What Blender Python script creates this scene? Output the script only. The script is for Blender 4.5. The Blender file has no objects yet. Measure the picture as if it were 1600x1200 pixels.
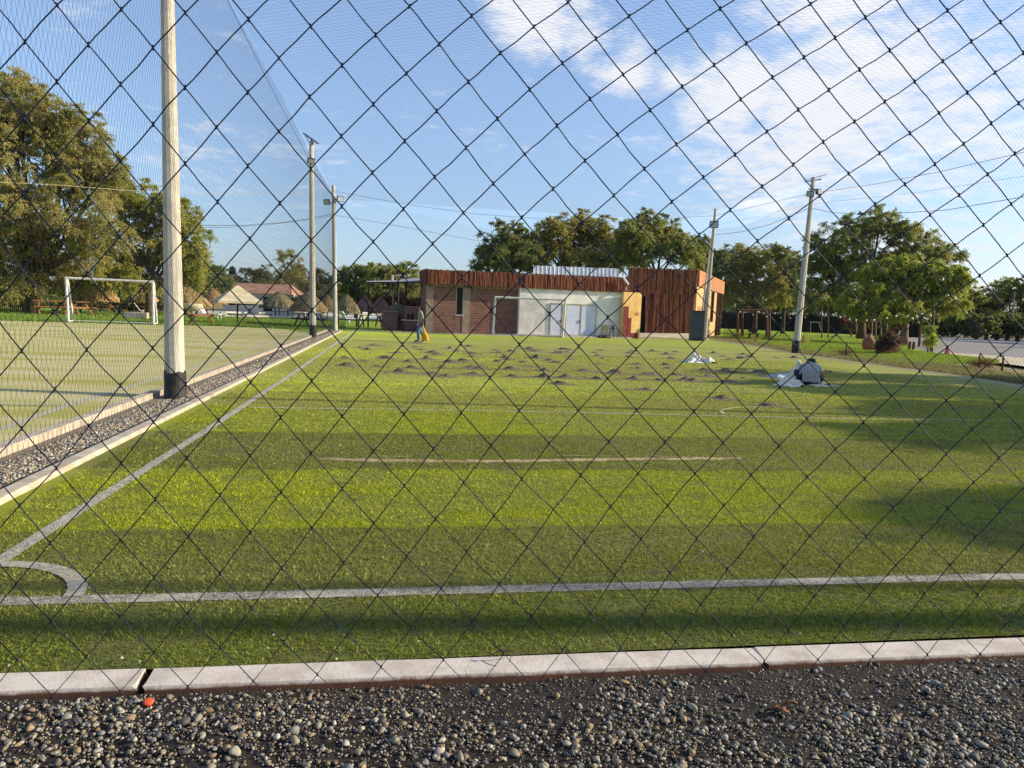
import bpy, bmesh, math, random
import numpy as np
from mathutils import Vector, Matrix, noise

# ------------------------------------------------------------------ camera, world, sun, exposure
sc = bpy.context.scene
col = sc.collection
F = 1135.0; H = 1.6
R = np.array([[0.98604137,-0.02289508,-0.16491889],[-0.16165937,0.10546761,-0.98119459],[0.03985813,0.99415914,0.10029423]])
cd = bpy.data.cameras.new('camera'); cam = bpy.data.objects.new('camera', cd); col.objects.link(cam)
M4 = Matrix(((R[0][0],R[0][1],R[0][2],0),(R[1][0],R[1][1],R[1][2],0),(R[2][0],R[2][1],R[2][2],H),(0,0,0,1)))
cam.matrix_world = M4
cd.sensor_width = 36; cd.lens = 36*F/1600; cd.clip_start = .05; cd.clip_end = 3000
sc.camera = cam
SUN_EL = 21.0; SUN_AZ = -3.5     # azimuth from +X, counter-clockwise
el = math.radians(SUN_EL); az = math.radians(SUN_AZ)
sdir = Vector((math.cos(el)*math.cos(az), math.cos(el)*math.sin(az), math.sin(el)))
sl = bpy.data.lights.new('sun', 'SUN'); sl.energy = 4.6; sl.angle = math.radians(.55); sl.color = (1, .87, .66)
so = bpy.data.objects.new('sun', sl); col.objects.link(so); so.rotation_euler = sdir.to_track_quat('Z', 'Y').to_euler(); so.location = (60, -4, 30)
sc.view_settings.view_transform = 'Standard'; sc.view_settings.look = 'None'; sc.view_settings.gamma = 1
sc.view_settings.exposure = .88
w = bpy.data.worlds.new('World'); sc.world = w; w.use_nodes = True
nt = w.node_tree; N = nt.nodes; L = nt.links; N.clear()
def nd(t, **k):
    n = N.new(t)
    for a, b in k.items(): setattr(n, a, b)
    return n
def mth(op, a, b=None, c=None, clamp=False):
    n = N.new('ShaderNodeMath'); n.operation = op; n.use_clamp = clamp
    for i, v in enumerate((a, b, c)):
        if v is None: continue
        if isinstance(v, (int, float)): n.inputs[i].default_value = v
        else: L.new(v, n.inputs[i])
    return n.outputs[0]
out = nd('ShaderNodeOutputWorld'); bg = nd('ShaderNodeBackground'); bg.inputs['Strength'].default_value = .125
sky = nd('ShaderNodeTexSky', sky_type='NISHITA', sun_disc=False); sky.sun_elevation = el; sky.sun_rotation = math.pi/2-az
sky.air_density = 1.0; sky.dust_density = 1.2; sky.ozone_density = 3.5
tc = nd('ShaderNodeTexCoord'); sx = nd('ShaderNodeSeparateXYZ'); L.new(tc.outputs['Generated'], sx.inputs[0])
zc = mth('MAXIMUM', sx.outputs[2], .03)
px_ = mth('DIVIDE', sx.outputs[0], mth('ADD', zc, .12)); py_ = mth('DIVIDE', sx.outputs[1], mth('ADD', zc, .12))
cb = nd('ShaderNodeCombineXYZ'); L.new(px_, cb.inputs[0]); L.new(py_, cb.inputs[1])
def wnoise(sc_, det, rough, dist=0, off=(0,0,0)):
    m = nd('ShaderNodeMapping'); m.inputs['Location'].default_value = off; L.new(cb.outputs[0], m.inputs[0])
    n = nd('ShaderNodeTexNoise'); n.inputs['Scale'].default_value = sc_; n.inputs['Detail'].default_value = det
    n.inputs['Roughness'].default_value = rough; n.inputs['Distortion'].default_value = dist; L.new(m.outputs[0], n.inputs[0]); return n.outputs[0]
def blob(px, py, ang, amp):
    r = R @ np.array([px-800, -(py-600), -F]); r /= np.linalg.norm(r)
    dp = nd('ShaderNodeVectorMath', operation='DOT_PRODUCT'); L.new(tc.outputs['Generated'], dp.inputs[0]); dp.inputs[1].default_value = tuple(r)
    c = math.cos(math.radians(ang))
    mr = nd('ShaderNodeMapRange'); mr.interpolation_type = 'SMOOTHSTEP'; L.new(dp.outputs['Value'], mr.inputs[0])
    mr.inputs[1].default_value = c; mr.inputs[2].default_value = 1; mr.inputs[3].default_value = 0; mr.inputs[4].default_value = amp
    return mr.outputs[0]
acc = None
for b in ((1620,140,24,.20),(1500,230,15,.05),(1380,10,11,.12),(1280,250,12,.10),(1200,230,6,.16),(1115,135,4.2,.62),(850,12,5.5,.62),(960,80,3.6,.5),(1015,112,3.0,.42),(1260,30,8,.22),
          (1450,60,12,.10),(1650,330,16,.12),(1240,280,7,.15),(995,290,2.0,.24),(1100,290,3,.13),(1050,245,3,.12),(740,222,3.0,.13),(235,215,6,.10),(340,225,6,.11),(420,240,6,.10),(510,248,5,.13)):
    o = blob(*b); acc = o if acc is None else mth('ADD', acc, o)
n1 = wnoise(1.25, 9, .62, .6, (3.1, 1.7, 0)); n2 = wnoise(4.6, 8, .66, .3, (7, 2, 0)); n3 = wnoise(14, 6, .7, .2, (1, 9, 0))
nz = mth('ADD', mth('ADD', mth('MULTIPLY', n1, .34), mth('MULTIPLY', n2, .42)), mth('MULTIPLY', n3, .24))
nz = mth('ADD', mth('MULTIPLY', mth('SUBTRACT', nz, .5), 3.4), .5)
cl = nd('ShaderNodeMapRange'); cl.interpolation_type = 'SMOOTHSTEP'; L.new(mth('ADD', nz, acc), cl.inputs[0])
cl.inputs[1].default_value = .64; cl.inputs[2].default_value = 1.30; cl.inputs[3].default_value = 0; cl.inputs[4].default_value = .92
mix = nd('ShaderNodeMix', data_type='RGBA'); L.new(cl.outputs[0], mix.inputs['Factor'])
hs = nd('ShaderNodeHueSaturation'); hs.inputs['Saturation'].default_value = .95; L.new(sky.outputs[0], hs.inputs['Color'])
mx0 = nd('ShaderNodeMix', data_type='RGBA'); mx0.inputs['Factor'].default_value = .30; L.new(hs.outputs[0], mx0.inputs['A']); mx0.inputs['B'].default_value = (1.85, 2.6, 4.25, 1)
L.new(mx0.outputs['Result'], mix.inputs['A']); mix.inputs['B'].default_value = (4.3, 4.35, 4.5, 1)
L.new(mix.outputs['Result'], bg.inputs['Color']); L.new(bg.outputs[0], out.inputs['Surface'])

# ------------------------------------------------------------------ helpers
def ray(x, y): return R @ np.array([x-800., -(y-600.), -F]) / F
def G(x, y, z=0):
    r = ray(x, y); t = (z-H)/r[2]; return Vector((r[0]*t, r[1]*t, z))
def P(x, y, d):
    r = ray(x, y)*d; return Vector((r[0], r[1], r[2]+H))
def hz(x): return 478+(x-613)*.04
def GD(x, d):          # ground point straight below image column x at depth d
    p = P(x, hz(x)+H*F/d, d); p.z = 0; return p
rnd = random.Random(7)
nr = np.random.default_rng(11)

def tag(o, label, cat, group=None, kind=None):
    if label: o['label'] = label
    if cat: o['category'] = cat
    if group: o['group'] = group
    if kind: o['kind'] = kind
    return o
def empty(name, loc, label=None, cat=None, group=None, rz=0):
    o = bpy.data.objects.new(name, None); col.objects.link(o); o.location = loc; o.rotation_euler = (0, 0, rz); o.empty_display_size = .2
    return tag(o, label, cat, group)
def dup(o, parent=None, **k):
    c = o.copy(); col.objects.link(c)
    if parent: c.parent = parent
    for ch in list(o.children): dup(ch, c)
    for a, b in k.items():
        if a in ('location', 'rotation_euler', 'scale'): setattr(c, a, b)
        else: c[a] = b
    return c

class MB:
    def __init__(s): s.v = []; s.f = []; s.c = []; s.cc = None
    def add(s, vs, fs):
        b = len(s.v); s.v += [tuple(v) for v in vs]; s.f += [tuple(i+b for i in f) for f in fs]
        s.c += [s.cc or (1, 1, 1)]*len(vs); return s
    def box(s, c, size, rz=0, rot=None):
        x, y, z = (q/2 for q in size)
        vs = [Vector((i*x, j*y, k*z)) for i in (-1, 1) for j in (-1, 1) for k in (-1, 1)]
        m = rot if rot is not None else Matrix.Rotation(rz, 3, 'Z')
        vs = [m @ v + Vector(c) for v in vs]
        return s.add(vs, [(0,1,3,2),(4,6,7,5),(0,4,5,1),(2,3,7,6),(0,2,6,4),(1,5,7,3)])
    def tube(s, pts, rad, n=6, cap=True):
        pts = [Vector(p) for p in pts]
        if isinstance(rad, (int, float)): rad = [rad]*len(pts)
        vs = []; fs = []; pu = None
        for i, p in enumerate(pts):
            d = (pts[min(i+1, len(pts)-1)]-pts[max(i-1, 0)])
            if d.length < 1e-9: d = Vector((0, 0, 1))
            d.normalize()
            u = pu if pu is not None else (Vector((0, 0, 1)) if abs(d.z) < .9 else Vector((1, 0, 0)))
            u = (u-d*u.dot(d)); u.normalize(); pu = u; v = d.cross(u)
            for k in range(n):
                a = 2*math.pi*k/n+math.pi/n
                vs.append(p+(u*math.cos(a)+v*math.sin(a))*rad[i])
        for i in range(len(pts)-1):
            for k in range(n): fs.append((i*n+k, i*n+(k+1) % n, (i+1)*n+(k+1) % n, (i+1)*n+k))
        if cap: fs.append(tuple(range(n))[::-1]); fs.append(tuple((len(pts)-1)*n+k for k in range(n)))
        return s.add(vs, fs)
    def lathe(s, c, prof, n=16):
        vs = []; fs = []
        for r, z in prof:
            for k in range(n): a = 2*math.pi*k/n; vs.append((c[0]+r*math.cos(a), c[1]+r*math.sin(a), c[2]+z))
        for i in range(len(prof)-1):
            for k in range(n): fs.append((i*n+k, i*n+(k+1) % n, (i+1)*n+(k+1) % n, (i+1)*n+k))
        fs.append(tuple(range(n))[::-1]); fs.append(tuple((len(prof)-1)*n+k for k in range(n)))
        return s.add(vs, fs)
    def poly(s, pts, thick=None, up=Vector((0, 0, 1))):
        n = len(pts); pts = [Vector(p) for p in pts]
        if thick is None: return s.add(pts, [tuple(range(n))])
        vs = pts+[p-up*thick for p in pts]
        return s.add(vs, [tuple(range(n)), tuple(range(2*n-1, n-1, -1))]+[(i, i+n, (i+1) % n+n, (i+1) % n) for i in range(n)])
    def build(s, name, mat, parent=None, origin=(0, 0, 0), smooth=False, loc=None):
        me = bpy.data.meshes.new(name); o_ = Vector(origin)
        me.from_pydata([(v[0]-o_.x, v[1]-o_.y, v[2]-o_.z) for v in s.v], [], s.f)
        me.validate()
        if len(me.vertices) == len(s.c) and any(c != (1, 1, 1) for c in s.c):
            at = me.color_attributes.new('tint', 'FLOAT_COLOR', 'POINT')
            at.data.foreach_set('color', np.array([(*c, 1) for c in s.c], dtype=np.float32).ravel())
        bm = bmesh.new(); bm.from_mesh(me); bmesh.ops.recalc_face_normals(bm, faces=bm.faces); bm.to_mesh(me); bm.free()
        if smooth: me.polygons.foreach_set('use_smooth', [True]*len(me.polygons))
        me.materials.append(mat)
        o = bpy.data.objects.new(name, me); col.objects.link(o)
        if parent: o.parent = parent
        elif loc is not None: o.location = loc
        else: o.location = o_
        return o
def bevel(o, wdt=.02, seg=2):
    m = o.modifiers.new('bevel', 'BEVEL'); m.width = wdt; m.segments = seg; m.limit_method = 'ANGLE'; return o
def npmesh(name, V, Fc, mat, tint=None, smooth=False, parent=None, origin=(0, 0, 0)):
    me = bpy.data.meshes.new(name); V = np.asarray(V, dtype=np.float32)-np.array(origin, dtype=np.float32); Fc = np.asarray(Fc, dtype=np.int32)
    me.vertices.add(len(V)); me.vertices.foreach_set('co', V.ravel())
    k = Fc.shape[1]; me.loops.add(Fc.size); me.loops.foreach_set('vertex_index', Fc.ravel())
    me.polygons.add(len(Fc)); me.polygons.foreach_set('loop_start', np.arange(len(Fc), dtype=np.int32)*k)
    if smooth: me.polygons.foreach_set('use_smooth', np.ones(len(Fc), dtype=bool))
    me.update(calc_edges=True)
    if tint is not None:
        at = me.color_attributes.new('tint', 'FLOAT_COLOR', 'POINT')
        t = np.ones((len(V), 4), dtype=np.float32); t[:, :3] = tint; at.data.foreach_set('color', t.ravel())
    me.materials.append(mat)
    o = bpy.data.objects.new(name, me); col.objects.link(o)
    if parent: o.parent = parent
    else: o.location = origin
    return o

# ------------------------------------------------------------------ materials
def lin(h):
    h = h.lstrip('#'); c = [int(h[i:i+2], 16)/255 for i in (0, 2, 4)]
    return tuple(x/12.92 if x <= .04045 else ((x+.055)/1.055)**2.4 for x in c)+(1,)
class NT:
    def __init__(s, name):
        s.m = bpy.data.materials.new(name); s.m.use_nodes = True; s.t = s.m.node_tree; s.b = s.t.nodes['Principled BSDF']
        s.out = s.t.nodes['Material Output']
        s.b.inputs['Specular IOR Level'].default_value = .3
        g = s.t.nodes.new('ShaderNodeNewGeometry'); s.pos = g.outputs['Position']
        s.obj = s.t.nodes.new('ShaderNodeTexCoord').outputs['Object']
    def n(s, t, **k):
        n = s.t.nodes.new(t)
        for a, b in k.items(): setattr(n, a, b)
        return n
    def l(s, a, b): s.t.links.new(a, b)
    def math(s, op, a, b=None, clamp=False):
        n = s.n('ShaderNodeMath', operation=op, use_clamp=clamp)
        for i, v in enumerate((a, b)):
            if v is None: continue
            if isinstance(v, (int, float)): n.inputs[i].default_value = v
            else: s.l(v, n.inputs[i])
        return n.outputs[0]
    def noise(s, scale, detail=4, rough=.6, vec=None, stretch=None, dist=0):
        v = vec or s.pos
        if stretch:
            m = s.n('ShaderNodeMapping'); m.inputs['Scale'].default_value = stretch; s.l(v, m.inputs[0]); v = m.outputs[0]
        n = s.n('ShaderNodeTexNoise'); n.inputs['Scale'].default_value = scale; n.inputs['Detail'].default_value = detail
        n.inputs['Roughness'].default_value = rough; n.inputs['Distortion'].default_value = dist; s.l(v, n.inputs['Vector']); return n.outputs[0]
    def mr(s, v, a, b, c=0, d=1, smooth=True):
        n = s.n('ShaderNodeMapRange'); n.interpolation_type = 'SMOOTHSTEP' if smooth else 'LINEAR'; s.l(v, n.inputs[0])
        for i, q in enumerate((a, b, c, d)): n.inputs[i+1].default_value = q
        return n.outputs[0]
    def mix(s, f, a, b, mode='MIX'):
        n = s.n('ShaderNodeMix', data_type='RGBA', blend_type=mode)
        if isinstance(f, (int, float)): n.inputs['Factor'].default_value = f
        else: s.l(f, n.inputs['Factor'])
        for k, v in (('A', a), ('B', b)):
            if isinstance(v, tuple): n.inputs[k].default_value = v if len(v) == 4 else (*v, 1)
            else: s.l(v, n.inputs[k])
        return n.outputs['Result']
    def tint(s): return s.n('ShaderNodeAttribute', attribute_name='tint').outputs['Color']
    def base(s, c):
        if isinstance(c, tuple): s.b.inputs['Base Color'].default_value = c
        else: s.l(c, s.b.inputs['Base Color'])
    def bump(s, h, strength=.5, dist=.02):
        n = s.n('ShaderNodeBump'); n.inputs['Strength'].default_value = strength; n.inputs['Distance'].default_value = dist
        s.l(h, n.inputs['Height']); s.l(n.outputs[0], s.b.inputs['Normal'])
    def rough(s, r): s.b.inputs['Roughness'].default_value = r
def simple(name, c1, c2=None, scale=6, rough=.8, bump=.2, bdist=.01, metal=0, stretch=None, tint=False, lo=.35, hi=.65):
    t = NT(name); t.rough(rough); t.b.inputs['Metallic'].default_value = metal
    n = t.noise(scale, 6, .65, t.obj, stretch)
    c = t.mix(t.mr(n, lo, hi), lin(c1), lin(c2 or c1))
    if tint: c = t.mix(1.0, c, t.tint(), 'MULTIPLY')
    t.base(c)
    if bump: t.bump(t.noise(scale*6, 4, .7, t.obj, stretch), bump, bdist)
    return t.m
M = {}
M['concrete'] = simple('concrete', '#b9aea0', '#9b9082', 3, .9, .4)
M['pole'] = simple('pole_concrete', '#b5ae9d', '#a39c8b', 3, .85, .25, .003, stretch=(2, 2, 1))
M['black_paint'] = simple('black_paint', '#1d1c1d', '#3a3835', 5, .6, .3)
M['white_paint'] = simple('white_paint', '#d9d7d0', '#bdbab0', 4, .45, .1)
M['white_plastic'] = simple('white_plastic', '#dfe0e0', '#cfd0d0', 4, .4, 0)
M['dark_metal'] = simple('dark_metal', '#2a2b2c', '#3a3a3a', 8, .5, .1, metal=.6)
M['grey_metal'] = simple('grey_metal', '#7d8082', '#9a9c9c', 8, .45, .1, metal=.5)
M['glass_dark'] = simple('glass_dark', '#14181a', '#1c2022', 2, .12, 0)
M['lens'] = simple('lamp_lens', '#b7bcb9', '#9fa4a2', 6, .15, 0)
M['wood'] = simple('wood_brown', '#95653f', '#6d452a', 5, .7, .3, stretch=(1, 1, 6))
M['wood_dark'] = simple('wood_dark', '#4b3525', '#33241a', 5, .8, .3)
M['timber_pole'] = simple('timber_pole', '#6b4a33', '#4c3323', 5, .8, .4, stretch=(4, 4, .6))
M['canvas'] = simple('canvas', '#c9bd9d', '#b3a788', 3, .9, .1)
M['rope'] = simple('rope', '#2b2d33', '#3a3a3c', 20, .8, 0)
M['cable'] = simple('cable', '#1a1b1d', '#222222', 5, .6, 0)
# ------------------------------------------------------------------ ground materials
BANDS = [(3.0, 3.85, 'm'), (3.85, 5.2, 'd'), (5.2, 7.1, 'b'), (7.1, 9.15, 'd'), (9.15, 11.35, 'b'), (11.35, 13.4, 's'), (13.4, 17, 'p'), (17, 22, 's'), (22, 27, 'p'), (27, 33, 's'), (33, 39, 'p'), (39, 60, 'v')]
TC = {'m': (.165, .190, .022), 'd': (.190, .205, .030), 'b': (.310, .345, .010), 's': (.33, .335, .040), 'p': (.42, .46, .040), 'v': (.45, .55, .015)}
def turf_material():
    t = NT('artificial_turf'); t.rough(.85)
    s = t.n('ShaderNodeSeparateXYZ'); t.l(t.pos, s.inputs[0])
    wob = t.math('MULTIPLY', t.math('SUBTRACT', t.noise(1.1, 3), .5), .12)
    yy = t.math('ADD', s.outputs[1], wob)
    c = None
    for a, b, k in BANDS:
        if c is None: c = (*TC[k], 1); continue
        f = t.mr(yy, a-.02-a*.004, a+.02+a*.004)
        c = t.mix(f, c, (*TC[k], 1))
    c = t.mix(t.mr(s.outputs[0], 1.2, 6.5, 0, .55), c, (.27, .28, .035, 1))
    big = t.noise(.35, 5, .6, stretch=(.6, 1.6, 1)); mid = t.noise(3.2, 6, .7, stretch=(.55, 1.5, 1)); fine = t.noise(60, 4, .8)
    c = t.mix(t.mr(big, .42, .7, 0, .45), c, (.30, .29, .085, 1))                  # sand infill on the pile
    c = t.mix(t.mr(mid, .58, .72, 0, .6), c, (.085, .085, .035, 1))                 # worn dirty spots
    c = t.mix(t.mr(fine, .35, .62, 0, .35), c, (.05, .075, .012, 1))
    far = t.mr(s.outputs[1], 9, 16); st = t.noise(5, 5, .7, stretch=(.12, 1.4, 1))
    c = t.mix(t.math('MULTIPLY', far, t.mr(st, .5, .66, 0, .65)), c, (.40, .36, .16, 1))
    t.base(c)
    t.bump(t.noise(90, 3, .8), .9, .03)
    return t.m
M['turf'] = turf_material()
def tint_mat(name, rough=.8, bump=0, sc_=40, trans=0, spec=.3, var=0):
    t = NT(name); t.rough(rough); t.b.inputs['Specular IOR Level'].default_value = spec
    c = t.tint()
    if var: c = t.mix(t.mr(t.noise(sc_, 4, .7), .35, .65, 0, var), c, (.02, .018, .015, 1))
    t.base(c)
    if bump: t.bump(t.noise(sc_, 4, .7), bump, .01)
    if trans:
        tr = t.n('ShaderNodeBsdfTranslucent'); t.l(c, tr.inputs[0]); mx = t.n('ShaderNodeMixShader'); mx.inputs[0].default_value = trans
        t.l(t.b.outputs[0], mx.inputs[1]); t.l(tr.outputs[0], mx.inputs[2]); t.l(mx.outputs[0], t.out.inputs['Surface'])
    return t.m
M['blade'] = tint_mat('turf_blades', .75, trans=.3, spec=.25)
M['pebble'] = tint_mat('pebble', .65, .25, 120, spec=.35, var=.25)
M['leaf'] = tint_mat('leaves', .7, trans=.5, spec=.2)
M['thatch'] = tint_mat('thatch', .9)
def ground_mat(name, cols, scales, bump=.6, bs=30, bd=.03, stretch=None):
    t = NT(name); t.rough(.95); c = lin(cols[0])
    for k, (q, s_) in enumerate(zip(cols[1:], scales)): c = t.mix(t.mr(t.noise(s_, 6, .7, stretch=stretch), .46, .62), c, lin(q))
    t.base(c); t.bump(t.noise(bs, 5, .75), bump, bd); return t.m
M['soil'] = ground_mat('dark_soil', ['#2c2621', '#1a1613', '#3a322b'], [5, 22], 1, 160, .012)
M['strip'] = ground_mat('strip_gravel', ['#857a69', '#4d453a', '#a3988a'], [30, 55], 1, 45, .04)
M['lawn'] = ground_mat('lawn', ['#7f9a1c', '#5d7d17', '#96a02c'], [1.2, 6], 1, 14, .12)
M['lawn_right'] = ground_mat('lawn_bright_green', ['#8fae17', '#6f8f14', '#a3a83a'], [.7, 4], 1, 12, .12)  # right lawn grass, a brighter green than the left lawn
M['dry'] = ground_mat('dry_grass_soil', ['#8d7d4f', '#6f7a35', '#a08d68'], [1.5, 5], 1, 18, .1)
M['dirt'] = ground_mat('pale_dirt', ['#b7a88b', '#a39479', '#c9bca3'], [1, 6], .7, 20, .05)
M['carpark'] = ground_mat('car_park_gravel', ['#7f7c78', '#6c6964', '#928e87'], [.8, 5], .6, 12, .05)
M['earth'] = ground_mat('earth', ['#7c7046', '#6d7038', '#94855c'], [.2, 1.5], .6, 8, .1)
M['sandturf'] = ground_mat('sandy_turf', ['#bbb37c', '#aca765', '#c2b486', '#a5a052'], [2.5, 1.2, .5], .9, 70, .02, (.25, 1.3, 1))
def kerb_mat():
    t = NT('kerb_concrete'); t.rough(.9); s = t.n('ShaderNodeSeparateXYZ'); t.l(t.pos, s.inputs[0])
    c = t.mix(t.mr(t.noise(5, 6, .7), .4, .65), lin('#c4b9ac'), lin('#ada193'))
    c = t.mix(t.mr(t.noise(75, 3, .6), .66, .70, 0, .75), c, lin('#5b4a3c'))
    st = t.math('ADD', s.outputs[2], t.math('MULTIPLY', t.math('SUBTRACT', t.noise(14, 5, .7), .5), .03))
    c = t.mix(t.mr(st, -.012, .004, 1, 0), c, lin('#6b4733')); t.base(c); t.bump(t.noise(60, 5, .7), .5, .006); return t.m
M['kerb'] = kerb_mat()
M['line'] = simple('white_turf_line', '#c0bbae', '#a39e88', 25, .9, 1, .02)
M['line_worn'] = simple('worn_turf_line', '#b9b48e', '#8f9950', 2.5, .9, 1, .02)

def sheet(name, pts, mat, z, kind='structure'):
    m = MB(); m.poly([Vector((p[0], p[1], z)) for p in pts]); o = m.build(name, mat); o['kind'] = kind; return o
sheet('ground', [(-900, -60), (900, -60), (900, 1200), (-900, 1200)], M['earth'], -.16)
RK = [G(1110,531), G(1170,540), G(1240,553), G(1370,571), G(1480,586), G(1600,604), G(1720,620)]     # right edge of the pitch
FK = [G(545,517), G(700,522.5), G(850,526), G(1000,528.5), G(1110,531)]
k3 = lambda v: (v.x, v.y)
edge_r = [k3(v) for v in RK]+[(16.6, 3.2)]
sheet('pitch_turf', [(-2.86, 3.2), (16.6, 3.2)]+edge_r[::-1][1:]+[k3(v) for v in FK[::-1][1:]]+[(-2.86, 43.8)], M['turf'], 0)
sheet('second_pitch_turf', [(-40, -2), (-3.84, -2), (-3.84, 38), k3(G(440,514)), k3(G(350,510)), k3(G(246,508)), k3(G(104,504)), k3(G(0,501)), k3(G(-120,497))], M['sandturf'], 0)
sheet('soil_strip', [(-3.75, -2), (-2.9, -2), (-2.9, 47), (-3.75, 47)], M['strip'], -.02)
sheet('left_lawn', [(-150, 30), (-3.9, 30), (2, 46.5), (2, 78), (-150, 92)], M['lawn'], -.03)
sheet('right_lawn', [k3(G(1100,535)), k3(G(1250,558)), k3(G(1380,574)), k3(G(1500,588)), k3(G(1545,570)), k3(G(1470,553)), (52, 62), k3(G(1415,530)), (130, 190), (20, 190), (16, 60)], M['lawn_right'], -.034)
sheet('dry_verge', [k3(RK[0]), k3(RK[1]), k3(RK[2]), k3(RK[3]), k3(RK[4]), k3(RK[5]), k3(RK[6]), (40, 12), k3(G(1640,585)), k3(G(1560,572)), k3(G(1500,568)), k3(G(1380,565)), k3(G(1300,553)), k3(G(1200,536)), k3(G(1120,526))], M['dry'], -.014)
sheet('car_park', [k3(G(1420,527)), k3(G(1620,528)), (260, 150), (80, 30), k3(G(1640,575)), k3(G(1540,560)), k3(G(1460,551)), k3(G(1400,536))], M['carpark'], -.026)
sheet('dirt_path', [k3(G(1455,549)), k3(G(1530,553)), k3(G(1640,562)), (80, 26), (55, 22), k3(G(1640,577)), k3(G(1560,566)), k3(G(1480,556))], M['dirt'], -.022)
o = sheet('patio', [k3(G(555,514.5)), k3(G(700,520.5)), k3(G(850,524.2)), k3(G(975,526.5)), k3(G(1110,529)), (26, 62), (14, 62), (3, 49), (1, 46)], M['dirt'], -.010)

# raised forecourt by the timber block
Dt = 57.
m = MB()
a0, a1 = G(972,526.5), G(1108,530.5)
c0, c1 = P(972,519.5,Dt), P(1092,520.5,Dt+.5)
m.add([(a0.x, a0.y, .02), (a1.x, a1.y, .02), tuple(c1), tuple(c0)], [(0, 1, 2, 3)])
m.add([(a0.x, a0.y, .02), tuple(c0), (c0.x, c0.y, -.03), (a0.x, a0.y, -.03)], [(0, 1, 2, 3)]); m.add([(a1.x, a1.y, .02), tuple(c1), (c1.x, c1.y, -.03), (a1.x, a1.y, -.03)], [(0, 1, 2, 3)])
m.build('forecourt', M['dirt'])['kind'] = 'structure'

# painted / woven lines
def strip(name, pts, wd, mat=M['line'], z=.004, kind='structure', jit=0):
    m = MB(); pts = [Vector((p[0], p[1], 0)) for p in pts]; V = []
    for i, p in enumerate(pts):
        d = (pts[min(i+1, len(pts)-1)]-pts[max(i-1, 0)]).normalized(); n = Vector((-d.y, d.x, 0))
        a = wd/2*(1+jit*(rnd.random()-.5)); b = wd/2*(1+jit*(rnd.random()-.5))
        V += [p+n*a+Vector((0, 0, z)), p-n*b+Vector((0, 0, z))]
    m.add(V, [(2*i, 2*i+1, 2*i+3, 2*i+2) for i in range(len(pts)-1)])
    o = m.build(name, mat); o['kind'] = kind; return o
GOALLINE = [(-2.35, 3.99), (-.6, 3.985), (.69, 3.99), (2.3, 3.995), (4.3, 4.0), (9, 4.02), (16.4, 4.05)]
SIDELINE = [(-2.27, 3.92), (-2.2, 9), (-2.17, 16), (-2.2, 30), (-2.24, 43.5)]
ARC = [(-2.25+.62*math.cos(t_), 3.99+.56*math.sin(t_)) for t_ in np.linspace(.05, math.pi/2, 12)]
strip('goal_line', GOALLINE, .105); strip('side_line', SIDELINE, .10, z=.006); strip('corner_arc', ARC, .095, z=.008)
strip('halfway_line', [k3(G(388,637)), k3(G(700,641)), k3(G(1000,647)), k3(G(1300,654)), k3(G(1640,658))], .075)
cc = Vector((7.15, 11.4)); strip('centre_circle', [(cc.x-1.55*math.cos(t_), cc.y+1.12*math.sin(t_)) for t_ in np.linspace(0, math.pi, 25)], .07, M['line_worn'], .006)
strip('area_line', [k3(G(*p)) for p in ((885,566),(905,570),(940,574),(985,576.5),(1040,577.5),(1085,577))], .09, M['line_worn'])
strip('area_line', [k3(G(*p)) for p in ((545,531.5),(640,533),(760,535.5),(900,538))], .1, M['line_worn'], .005)
strip('area_line', [k3(G(*p)) for p in ((512,556),(600,558),(720,561))], .07, M['line_worn'], .005)
strip('right_side_line', [k3(G(*p)) for p in ((1290,565),(1370,575),(1480,589),(1600,607),(1700,622))], .09, M['line_worn'])
strip('second_pitch_line', [k3(G(*p)) for p in ((0,671),(110,632),(230,596),(350,558),(478,519))], .11, M['line'])
strip('second_pitch_line', [k3(G(*p)) for p in ((-60,631),(50,633.5),(112,634))], .08, M['line'], .006)
strip('second_pitch_line', [k3(G(*p)) for p in ((-60,520),(100,522),(300,526))], .10, M['line_worn'], .006)
# seam of pushed-up sand across the turf
t_ = np.linspace(0, 1, 90); V = []
for i, q in enumerate(t_):
    a, b = G(500+660*q, 719+2.5*math.sin(q*5)+q*1.5)[:2]; wv = (.035+.03*noise.noise(Vector((q*22, 3, 1))))*min(1, q*12, (1-q)*9+.15)
    for j, (dy, z) in enumerate(((-1, .003), (-.3, .018+.014*rnd.random()), (.4, .014+.012*rnd.random()), (1, .003))): V.append((a, b+dy*max(wv, .004), z))
Fc = [(i*4+j, i*4+j+4, i*4+j+5, i*4+j+1) for i in range(89) for j in range(3)]
m = MB(); m.add(V, Fc); M['sand'] = simple('infill_sand', '#b9a67f', '#8d7a58', 15, .95, 1, .02)
o = m.build('sand_seam', M['sand'], smooth=True); o['kind'] = 'stuff'
for (xa, ya, xb, yb) in ((870,712.5,985,713.5),(1015,713,1120,716),(560,713,640,714)):
    o = strip('sand_streak', [k3(G(xa+(xb-xa)*q, ya+(yb-ya)*q)) for q in np.linspace(0, 1, 20)], .03, M['sand'], .006, 'stuff', 1.2)

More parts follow.
